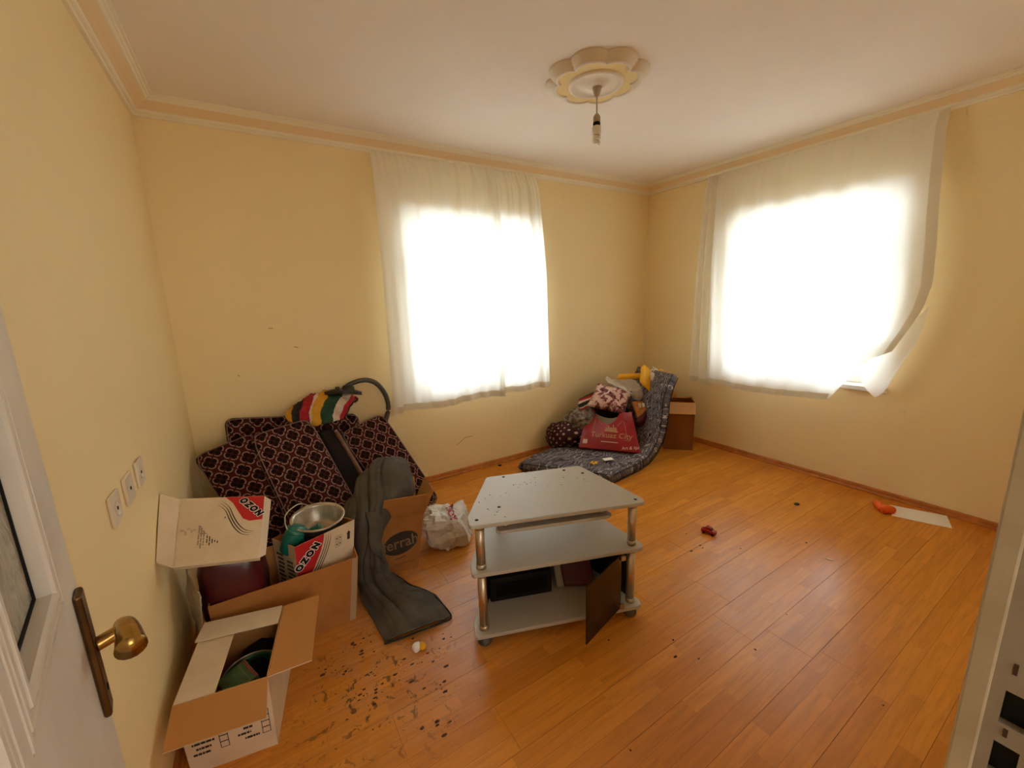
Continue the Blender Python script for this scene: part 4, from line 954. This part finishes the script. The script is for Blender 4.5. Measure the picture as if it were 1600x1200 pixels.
sheet('cloth', [
    [(0.788,-0.800,0.390), (0.864,-0.780,0.504), (0.952,-0.790,0.596), (1.043,-0.800,0.615), (1.130,-0.800,0.573), (1.152,-0.860,0.470)],
    [(0.749,-0.900,0.411), (0.809,-0.930,0.494), (0.900,-0.950,0.581), (0.991,-0.970,0.613), (1.086,-0.960,0.565), (1.132,-0.970,0.426)],
    [(0.727,-0.970,0.385), (0.782,-1.020,0.445), (0.857,-1.050,0.501), (0.951,-1.040,0.517), (1.028,-1.020,0.467), (1.094,-1.010,0.381)],
    [(0.726,-1.030,0.326), (0.772,-1.090,0.390), (0.823,-1.125,0.439), (0.877,-1.135,0.446), (0.912,-1.125,0.419), (0.951,-1.100,0.371)],
    [(0.739,-1.080,0.249), (0.772,-1.140,0.299), (0.809,-1.165,0.325), (0.842,-1.170,0.324), (0.865,-1.155,0.301), (0.886,-1.130,0.265)],
    [(0.737,-1.110,0.159), (0.762,-1.170,0.195), (0.795,-1.190,0.205), (0.828,-1.190,0.192), (0.860,-1.180,0.166), (0.888,-1.150,0.118)],
    [(0.729,-1.127,0.045), (0.764,-1.170,0.085), (0.805,-1.191,0.100), (0.849,-1.192,0.090), (0.894,-1.173,0.060), (0.936,-1.158,0.025)],
    [(0.729,-1.234,0.012), (0.777,-1.270,0.045), (0.841,-1.289,0.060), (0.907,-1.295,0.050), (0.963,-1.296,0.030), (1.001,-1.306,0.012)],
    [(0.738,-1.391,0.010), (0.798,-1.413,0.030), (0.873,-1.427,0.045), (0.958,-1.416,0.040), (1.029,-1.413,0.025), (1.074,-1.433,0.010)],
    [(0.754,-1.577,0.008), (0.802,-1.591,0.018), (0.873,-1.601,0.028), (0.954,-1.608,0.028), (1.027,-1.609,0.018), (1.077,-1.604,0.008)]],
    m_greyfab, jk, 14, 11, th=.006, wr=.013, ws=10, fold=(.019, 2.6, 3.4), fit=lambda p: V(p.x, p.y, max(p.z, .0075)))
tube('black_edge', [(0.875,-1.165,0.055), (0.942,-1.177,0.030), (0.981,-1.258,0.014), (1.017,-1.324,0.016), (1.051,-1.390,0.016), (1.072,-1.481,0.012), (1.077,-1.612,0.014), (1.019,-1.626,0.016), (0.923,-1.620,0.020), (0.833,-1.607,0.014), (0.750,-1.590,0.010)], .0045, m_lining, jk, 6, 5)
sheet('folded_sleeve', [[(1.095,-0.840,0.603), (1.136,-0.860,0.574), (1.149,-0.900,0.498), (1.142,-0.960,0.411)], [(1.065,-0.880,0.589), (1.094,-0.910,0.567), (1.108,-0.950,0.501), (1.100,-1.000,0.405)], [(1.033,-0.900,0.558), (1.057,-0.930,0.533), (1.061,-0.980,0.475), (1.046,-1.030,0.392)]], m_greyfab, jk, 8, 6, th=.012, wr=.008, ws=14)
sheet('loose_collar', [[(0.818,-1.120,0.439), (0.859,-1.150,0.447), (0.891,-1.160,0.410)], [(0.816,-1.180,0.391), (0.848,-1.190,0.370), (0.878,-1.180,0.324)], [(0.807,-1.190,0.324), (0.826,-1.200,0.299), (0.851,-1.190,0.254)], [(0.817,-1.200,0.249), (0.840,-1.205,0.212), (0.871,-1.185,0.149)]], m_greyfab, jk, 6, 6, th=.010, wr=.010, ws=16, seed=4)
fix(jk)

# ------------------------------------------------------------------ big brown carton with two white printed cartons
mb = empty('cardboard_box', (.4,-1.2,0), 'wide low brown cardboard box holding the white printed cartons', 'box')
MTp = [V(.112,-1.350,.340), V(.716,-1.350,.340), V(.726,-.985,.340), V(.122,-.985,.340)]
MBt = taper(MTp, (.400,-1.168), .93, .340)
carton(mb, MTp, MBt, .004, m_kraft, m_kraft_in)
slab('packing_tape', [MBt[0].lerp(MBt[1],.945)+V(0,-.001,.003), MBt[1]+V(-.002,-.001,.003), MTp[1]+V(-.002,-.001,0), MTp[0].lerp(MTp[1],.955)+V(0,-.001,0)], .0004, M('beige_packing_tape', (.42,.31,.19), .35), mb)
fix(mb)
def ozon(q, parent, flip):
    """red corner, outlined letters and three curved lines"""
    if not flip:
        cv = [(.47,1),(.46,.90),(.40,.72),(.28,.50),(.14,.30),(.0,.02)]
        decal('printed_corner', q, [(0,1),(0,.02)]+cv[::-1][1:], m_redink, parent)
        lines, tc, ta, sz = cv, (.185,.735), 45, .042
    else:
        cv = [(.53,1),(.62,.90),(.69,.76),(.76,.63),(.84,.585),(1,.60)]
        decal('printed_corner', q, [(1,1)]+cv, m_redink, parent)
        lines, tc, ta, sz = [(.50,.97),(.60,.86),(.66,.71),(.73,.57),(.82,.47),(.93,.44)], (.850,.815), -50, .036
    for k in range(3):
        d = .035+.038*k; sx, sy = (d, -d*.35) if not flip else (-d*.55, -d*.75)
        P = [p.to_2d() for p in cr([(a+sx, b+sy, 0) for a, b in lines], 6)]; polys = []
        for i in range(len(P)-1):
            t = (P[i+1]-P[i]).normalized(); nn = Vector((-t.y, t.x))*.0075*math.sin(math.pi*(i+.8)/(len(P)+.6))
            polys.append([tuple(P[i]-nn), tuple(P[i+1]-nn), tuple(P[i+1]+nn), tuple(P[i]+nn)])
        decal('printed_curve', q, [[(min(.995,max(.005,a)), min(.995,max(.005,b))) for a, b in p_] for p_ in polys], m_print, parent, .0010+.0001*k)
    text_on('lettering_outline', 'OZON', q, tc, sz, ta, m_paper, parent, .0016, .15, 1.42, stretch=.86)
    text_on('lettering', 'OZON', q, tc, sz, ta, m_black, parent, .0022, .085, 1.42, stretch=.86)
oz = empty('white_carton', (.54,-1.13,.2), 'white printed carton holding a cooking pot and a teal jug', 'carton')
OT = [V(.454,-1.312,.470), V(.735,-1.245,.487), V(.648,-.965,.420), V(.367,-1.032,.403)]
OB = taper(OT, (.535,-1.140), .90, .30)
carton(oz, OT, OB, .004, m_whiteboard, m_kraft_in)
oq = [OB[0], OB[1], OT[1], OT[0]]; ozon(oq, oz, False)
for a in (.655,.715):
    for b in (.66,.76): 
        decal('handling_mark', oq, [[(a,b),(a+.05,b),(a+.05,b+.004),(a,b+.004)],[(a,b+.085),(a+.05,b+.085),(a+.05,b+.089),(a,b+.089)],[(a,b),(a+.004,b),(a+.004,b+.089),(a,b+.089)],[(a+.046,b),(a+.05,b),(a+.05,b+.089),(a+.046,b+.089)],[(a+.016,b+.03),(a+.036,b+.03),(a+.036,b+.058),(a+.016,b+.058)]], m_print, oz)
decal('handling_mark', oq, [[(.87,.70),(.92,.70),(.92,.80),(.87,.80)],[(.855,.80),(.935,.80),(.895,.86)]], m_print, oz)
sq = [OB[3], OB[0], OT[0], OT[3]]
dashes('small_print', sq, (.10,.10,.48,.80), 9, m_print, oz, 2); dashes('small_print', sq, (.52,.08,.92,.72), 9, m_print, oz, 3)
fix(oz)
pt = empty('cooking_pot', (0.588,-1.100,0.467), 'worn aluminium cooking pot with blackened sides and a wire handle in the white carton', 'pot')
pc = Vector((0.587,-1.150,0.512))+V(-.008,0,0); PR = .116
latheobj('pot_body', [(0,-.105),(PR*.8,-.104),(PR*.93,-.09),(PR,-.012),(PR+.010,-.004),(PR+.012,.0),(PR+.010,.003),(PR,.002),(PR-.006,-.010),(PR*.90,-.086),(PR*.78,-.098),(0,-.099)], pc, m_aluminium, pt, 48, (.03,-.12,.99))
latheobj('soot_band', [(PR*.935,-.088),(PR*1.006,-.013)], pc, m_potside, pt, 48, (.03,-.12,.99), caps=False)
tube('wire_handle', [pc+V(-PR-.004,-.06,-.03), pc+V(-PR-.028,-.05,.012), pc+V(-PR-.022,.0,.052), pc+V(-PR+.03,.05,.066), pc+V(-.05,.10,.040), pc+V(-.02,.127,.006)], .0028, m_wire, pt, 8, 6)
fix(pt)
jg = empty('plastic_jug', (0.468,-1.200,0.464), 'teal plastic jug lying in the white carton beside the pot', 'jug')
jc = Vector((0.459,-1.190,0.449))
latheobj('jug_body', [(0,-.072),(.036,-.070),(.045,-.060),(.052,0),(.050,.030),(.044,.052),(.028,.066),(0,.070)], jc, m_teal, jg, 28, (.35,-.1,.75))
latheobj('jug_rim', [(.0445,.040),(.049,.046),(.047,.056),(.041,.056)], jc, m_teal, jg, 28, (.35,-.1,.75), caps=False)
latheobj('spout', [(0,-.035),(.022,-.033),(.028,-.01),(.025,.02),(.030,.026),(.024,.034),(0,.036)], Vector((0.556,-1.170,0.447)), m_teal, jg, 20, (.8,-.1,.35)); fix(jg)
o1 = empty('white_carton', (.2,-1.3,.5), 'white printed carton tipped back against the left wall', 'carton')
a_, b_, c_, d_ = Vector((0.048,-1.440,0.605)), Vector((0.325,-1.525,0.585)), Vector((0.370,-1.270,0.734)), Vector((0.067,-1.170,0.767))
q1 = [a_, b_, c_, d_]; n1 = qn(q1)
carton(o1, [a_, b_, b_-n1*.020, a_-n1*.020], [d_, c_, c_-n1*.020, d_-n1*.020], .004, m_whiteboard, m_whiteboard)
m0, w0, w1 = (a_+d_)/2+n1*.006, V(.004,-1.164,.808), V(.004,-1.432,.640)
slab('flap', [(w0+w1)/2+V(.002,0,.010), m0, d_, w0], .004, m_whiteboard, o1); slab('flap', [w1, a_, m0, (w0+w1)/2+V(.002,0,.010)], .004, m_whiteboard, o1)
slab('flap', [c_, b_, b_+V(.022,.05,-.02), c_+V(.022,.045,-.045)], .003, m_whiteboard, o1)
ozon(q1, o1, True)
dashes('small_print', q1, (.24,.22,.33,.62), 3, m_printgrey, o1, 5, True); dashes('small_print', q1, (.34,.22,.56,.68), 7, m_print, o1, 6, True, hgt=.4); dashes('small_print', q1, (.24,.42,.50,.56), 4, m_printgrey, o1, 9)
decal('printed_flourish', q1, [[(cx+rx*math.cos(t), cy+ry*math.sin(t)) for t in [2*math.pi*i/14 for i in range(14)]] for cx, cy, rx, ry in ((.06,.50,.030,.018),(.10,.46,.016,.034),(.13,.52,.026,.014),(.17,.48,.012,.030),(.20,.50,.018,.012))], M('pale_grey_ink', (.50,.41,.33), .8), o1)
fix(o1)
tag(blob('red_bag', (0.203,-1.200,0.319), [(.120,0,0),(0,.13,0),(0,0,.25)], m_maroon, None, .6, .02, 8, 6, floor=.006), 'glossy dark red bag standing in the wide brown box under the tipped carton', 'bag')
tag(sheet('plastic_sheet', [[V(.035,-1.16,.47), V(.06,-1.27,.46), V(.10,-1.37,.43)], [V(.035,-1.20,.34), V(.06,-1.30,.33), V(.09,-1.385,.31)], [V(.045,-1.24,.20), V(.07,-1.33,.19), V(.085,-1.40,.19)], [V(.05,-1.28,.006), V(.08,-1.34,.006), V(.085,-1.37,.006)]], M('beige_plastic_film', (.40,.33,.24), .35), None, 8, 8, th=.003, wr=.010, ws=12, ridged=True), 'limp beige plastic sheet hanging between the left wall and the wide brown box', 'plastic sheet')

# ------------------------------------------------------------------ front carton
f0 = empty('white_carton', (.2,-1.6,0), 'white and brown carton with open flaps nearest the door', 'carton')
GT = [V(.040,-1.778,.30), V(.307,-1.827,.30), V(.379,-1.465,.30), V(.099,-1.396,.30)]
GB = taper(GT, (.206,-1.612), .955, .30)
carton(f0, GT, GB, .004, m_whiteboard, m_kraft_in)
wf, wr_ = V(-.012,-.132,-.032), V(.139,.002,-.010)
slab('flap', [GT[0]+wf, GT[1]+wf, GT[1]+V(0,-.001,0), GT[0]+V(0,-.001,0)], .004, [m_kraft_in, m_whiteboard], f0)
slab('flap', [GT[1]+V(.002,0,.001), GT[1]+wr_, GT[2]+wr_, GT[2]+V(.002,0,.001)], .004, [m_kraft_in, m_whiteboard], f0)
slab('flap', [GT[0]+V(.002,.003,.001), GT[0].lerp(GT[1],.43)+V(0,.003,.001), GT[3].lerp(GT[2],.43)+V(0,-.003,.001), GT[3]+V(.002,-.003,.001)], .004, m_whiteboard, f0)
wb_ = V(-.022,-.108,.004)
slab('flap', [GT[3]+wb_+V(0,0,.006), GT[2]+wb_+V(-.004,0,.006), GT[2]+V(-.004,0,.006), GT[3]+V(0,0,.006)], .004, m_whiteboard, f0)
tag(blob('dark_filler', (.275,-1.50,.10), [(.075,.02,0),(-.02,.075,0),(0,0,.075)], m_black, None, .7, .015, 14, 2, 24, 14), 'black lump added as shade in the front carton behind the green pot', 'cloth')  # black filler put in to make the carton's inside look shaded
gq = [GB[0], GB[1], GT[1], GT[0]]
for u0, seed in ((.05, 21), (.53, 22)):
    dashes('small_print', gq, (u0, .22, u0+.30, .58), 5, m_print, f0, seed, ragged=.8, hgt=.42)
    cells = []
    for k in range(4):
        v = .24+k*.085
        for r_ in ((u0+.32, v, u0+.42, v+.006), (u0+.32, v+.079, u0+.42, v+.085), (u0+.32, v, u0+.328, v+.085), (u0+.412, v, u0+.42, v+.085)): cells.append([(r_[0],r_[1]),(r_[2],r_[1]),(r_[2],r_[3]),(r_[0],r_[3])])
    decal('printed_table', gq, cells, m_print, f0, .0011)
gs = [GB[1], GB[2], GT[2], GT[1]]
decal('printed_mark', gs, [[(.62,.38),(.70,.34),(.68,.56),(.64,.60)], [(.80,.52),(.86,.50),(.85,.68),(.81,.70)]], m_print, f0)
fix(f0)
gp = empty('green_pot', (0.257,-1.616,0.190), 'dark green round pot standing inside the front carton', 'pot'); gc = Vector((0.254,-1.632,0.200))
gc = V(max(.19, min(gc.x, .245)), gc.y, .19)
latheobj('pot_body', [(0,-.18),(.075,-.18),(.088,-.15),(.094,-.01),(.098,0),(.092,.001),(.087,-.012),(.082,-.15),(0,-.16)], gc, m_greenpot, gp, 40)
tube('rim', [gc+V(.0955*math.cos(t), .0955*math.sin(t), .002) for t in [2*math.pi*i/32 for i in range(33)]], .003, m_wire, gp, 6, 1); fix(gp)
gb = empty('green_packet', gc+V(0,-.04,.03), 'green printed box with a red edge lying on the green pot', 'packet')
bq_ = [(0.141,-1.653,0.222), (0.183,-1.763,0.232), (0.275,-1.737,0.250), (0.229,-1.609,0.235)]
bq_ = [Vector(p) for p in bq_]
slab('packet_body', bq_, .035, m_greenbox, gb); 
decal('red_edge', bq_, [(.02,.90),(.98,.90),(.98,.98),(.02,.98)], M('dull_red_ink', (.22,.03,.03), .6), gb); decal('pale_line', bq_, [(.02,.74),(.98,.74),(.98,.755),(.02,.755)], m_printgrey, gb); fix(gb)

# ------------------------------------------------------------------ white carrier bag beside the brown box
cbag = empty('carrier_bag', (1.320,-0.980,-0.006), 'crumpled white carrier bag with red lettering beside the brown box', 'bag')
cc = Vector((1.323,-0.970,0.109))
film = blob('bag_film', (cc.x, cc.y, .105), [(.125,-.045,-.015),(.045,.10,0),(-.03,0,.112)], m_plastic, cbag, .72, .052, 8, 12, 30, 18, floor=.004)
film.data.polygons.foreach_set('use_smooth', [False]*len(film.data.polygons))
sheet('loose_top', [[(1.399,-0.930,0.223), (1.460,-0.900,0.225), (1.507,-0.880,0.212)], [(1.375,-1.000,0.202), (1.443,-0.970,0.181), (1.504,-0.950,0.166)], [(1.376,-1.030,0.147), (1.444,-1.000,0.119), (1.504,-0.980,0.071)], [(1.385,-1.040,0.075), (1.436,-1.030,0.071), (1.504,-1.020,0.014)]], m_plastic, cbag, 8, 8, th=.002, wr=.012, ws=18, ridged=True)
sheet('loose_corner', [[(1.236,-0.929,0.100), (1.278,-1.023,0.100), (1.323,-1.081,0.100)], [(1.249,-0.974,0.040), (1.286,-1.036,0.045), (1.337,-1.062,0.040)], [(1.281,-1.041,0.004), (1.292,-1.078,0.006), (1.347,-1.044,0.004)]], m_plastic, cbag, 8, 8, th=.002, wr=.010, ws=18, ridged=True, fit=lambda p: V(p.x, p.y, max(.004, p.z)))
vd = (cc-cam.location).normalized()
lx = (Vector((1.355,-1.070,0.173))-Vector((1.317,-1.070,0.326))).normalized(); ly = lx.cross(-vd) if False else (-vd).cross(lx)
onto('lettering', flat_text('BOY', Vector((1.330,-1.080,0.261)), lx, ly, .060, .05, 1.0), film, vd, m_plasticred, cbag, .003)
fix(cbag)

# ------------------------------------------------------------------ small things on the floor
ca, cb_ = Vector((2.795,-1.844,0.000)), Vector((2.817,-1.934,-0.000)); X = (cb_-ca); L = X.length; X.normalize(); Y = V(-X.y, X.x, 0)
car = empty('toy_car', (ca+cb_)/2, 'small glossy dark red toy car on the bare floor', 'toy car')
def cpt(x, y, z): return ca+X*x*L+Y*y*L*1.12+V(0,0,z*L*1.2)
def section(prof, name, m, parent):
    """car hull from cross sections (x, half width, z low, z high)"""
    vs = []; n = 12
    for x, w, z0, z1 in prof:
        for i in range(n):
            t = 2*math.pi*i/n; cx, cz = math.cos(t), math.sin(t); k = .55
            vs.append(cpt(x, w*math.copysign(abs(cx)**k, cx), (z0+z1)/2+(z1-z0)/2*math.copysign(abs(cz)**k, cz)))
    N_ = len(prof); fs = [(j*n+i, j*n+(i+1)%n, (j+1)*n+(i+1)%n, (j+1)*n+i) for j in range(N_-1) for i in range(n)]+[tuple(range(n))[::-1], tuple(range((N_-1)*n, N_*n))]
    return pyobj(name, vs, fs, m, parent, True)
section([(0,.14,.10,.24),(.04,.19,.07,.28),(.2,.21,.06,.32),(.5,.215,.06,.34),(.8,.21,.06,.32),(.96,.18,.07,.27),(1,.13,.10,.22)], 'car_body', m_redplastic, car)
section([(.22,.13,.28,.33),(.32,.165,.28,.46),(.48,.17,.28,.50),(.62,.165,.28,.46),(.76,.12,.28,.33)], 'cabin', m_redplastic, car)
section([(.62,.13,.33,.45),(.70,.13,.31,.40),(.765,.11,.30,.34)], 'windscreen', m_toyglass, car)
for x in (.2,.8):
    for s in (-1,1): latheobj('wheel', [(0,-.03*L),(.075*L,-.03*L),(.082*L,0),(.075*L,.03*L),(0,.03*L)], cpt(x, s*.185, .082), m_black, car, 16, Y)
fix(car)
tag(slab('paper_sheet', [(4.031,-2.477,0.002), (4.136,-2.752,0.002), (4.321,-2.688,0.003), (4.211,-2.413,0.002)], .0015, m_paper), 'white sheet of paper on the floor along the right baseboard', 'paper')
ot = empty('orange_toy', (4.087,-2.417,0.000), 'orange plastic toy lying on the floor by the white paper', 'toy')
pa, pb, pc_ = Vector((4.131,-2.355,0.015)), Vector((4.040,-2.418,0.020)), Vector((4.085,-2.472,0.020))
tube('long_piece', [pa, (pa+pb)/2+V(0,0,.01), pb], .022, m_orangepl, ot, 12, 4, lambda t: .6+.5*math.sin(3.14*(.15+.7*t)))
tube('short_piece', [pb+V(-.01,0,0), (pb+pc_)/2+V(0,0,.008), pc_], .026, m_orangepl, ot, 12, 4, lambda t: .7+.4*math.sin(3.14*(.15+.75*t))); fix(ot)
e = empty('sweet_wrapper', (0.883,-1.685,0.000), 'small yellow and white sweet wrapper on the muddy floor', 'wrapper'); wc = Vector((0.879,-1.697,0.012))
blob('white_foil', wc+V(-.010,.004,0), [(.020,.004,0),(0,.020,0),(0,0,.013)], m_paper, e, .9, .008, 40, 3, 16, 10, floor=.001)
blob('yellow_foil', wc+V(.012,-.004,.001), [(.015,0,0),(0,.017,0),(0,0,.012)], m_yellow, e, .9, .007, 40, 5, 16, 10, floor=.001); fix(e)
tag(blob('blue_chip', (3.692,-2.027,0.004), [(.020,0,0),(0,.016,0),(0,0,.005)], M('dark_blue_plastic', (.03,.04,.07), .4), None, .9, .003, 40, 1, 14, 8), 'tiny dark blue plastic piece on the floor before the right wall', 'plastic piece')
tag(slab('wood_splinter', [(3.114,-2.438,0.003), (3.123,-2.466,0.003), (3.142,-2.463,0.004), (3.126,-2.436,0.004)], .0025, M('pale_splinter', (.66,.45,.26), .7)), 'pale splinter lying on the floor left of the paper', 'splinter')
tag(blob('dark_chip', (2.273,-0.067,0.004), [(.018,0,0),(0,.014,0),(0,0,.005)], m_black, None, .9, .003, 40, 2, 14, 8), 'small black chip on the floor left of the mattress', 'chip')
# crumbs of dried mud
rm = random.Random(12); bm = bmesh.new()
spots = [((0.658,-1.533,0.000), 26, .055), ((0.493,-1.591,-0.000), 9, .02), ((0.560,-1.637,0.000), 7, .016), ((0.667,-1.701,0.000), 9, .018), ((0.604,-1.777,0.000), 12, .016), ((0.679,-1.817,0.000), 10, .03), ((0.786,-1.770,0.000), 18, .045), ((0.876,-1.939,0.000), 8, .02), ((0.761,-2.057,0.000), 5, .02), ((0.826,-2.086,-0.000), 8, .018), ((0.754,-1.933,0.000), 12, .12), ((0.955,-1.776,0.000), 12, .06), ((0.589,-1.790,0.000), 10, .10)]
singles = [(2.643,-1.936,0.000), (2.631,-1.961,0.000), (2.814,-2.097,-0.000), (3.205,-2.296,0.000), (1.347,-2.532,0.000), (1.630,-2.147,0.000), (1.880,-2.438,0.000), (1.874,-2.312,0.000), (2.266,-2.951,0.000), (4.669,-1.491,0.000), (4.399,-1.773,-0.000), (2.462,-2.522,0.000), (2.544,-1.941,0.000), (2.686,-1.805,-0.000), (1.804,-2.375,0.000), (2.127,-2.548,0.000)]
def crumb(c, w):
    a = rm.random()*6.28; k = 1+rm.random()*1.2
    base = [bm.verts.new((c[0]+w*k*math.cos(t+a)*(.7+.5*rm.random()), c[1]+w*math.sin(t+a)*(.7+.5*rm.random()), .0002)) for t in (0, 1.05, 2.1, 3.14, 4.19, 5.24)]
    tp = bm.verts.new((c[0], c[1], w*(.35+.4*rm.random())))
    for i in range(6): bm.faces.new((base[i], base[(i+1)%6], tp))
for c, n_, s in spots:
    for _ in range(n_): crumb((c[0]+rm.gauss(0, s), c[1]+rm.gauss(0, s)), .0012+.0065*rm.random()**3)
for c in singles: crumb(c, .0035+.003*rm.random())
tag(bmobj('mud_crumbs', bm, m_mud), 'dark crumbs of dried mud scattered over the laminate floor', 'mud', kind='stuff')
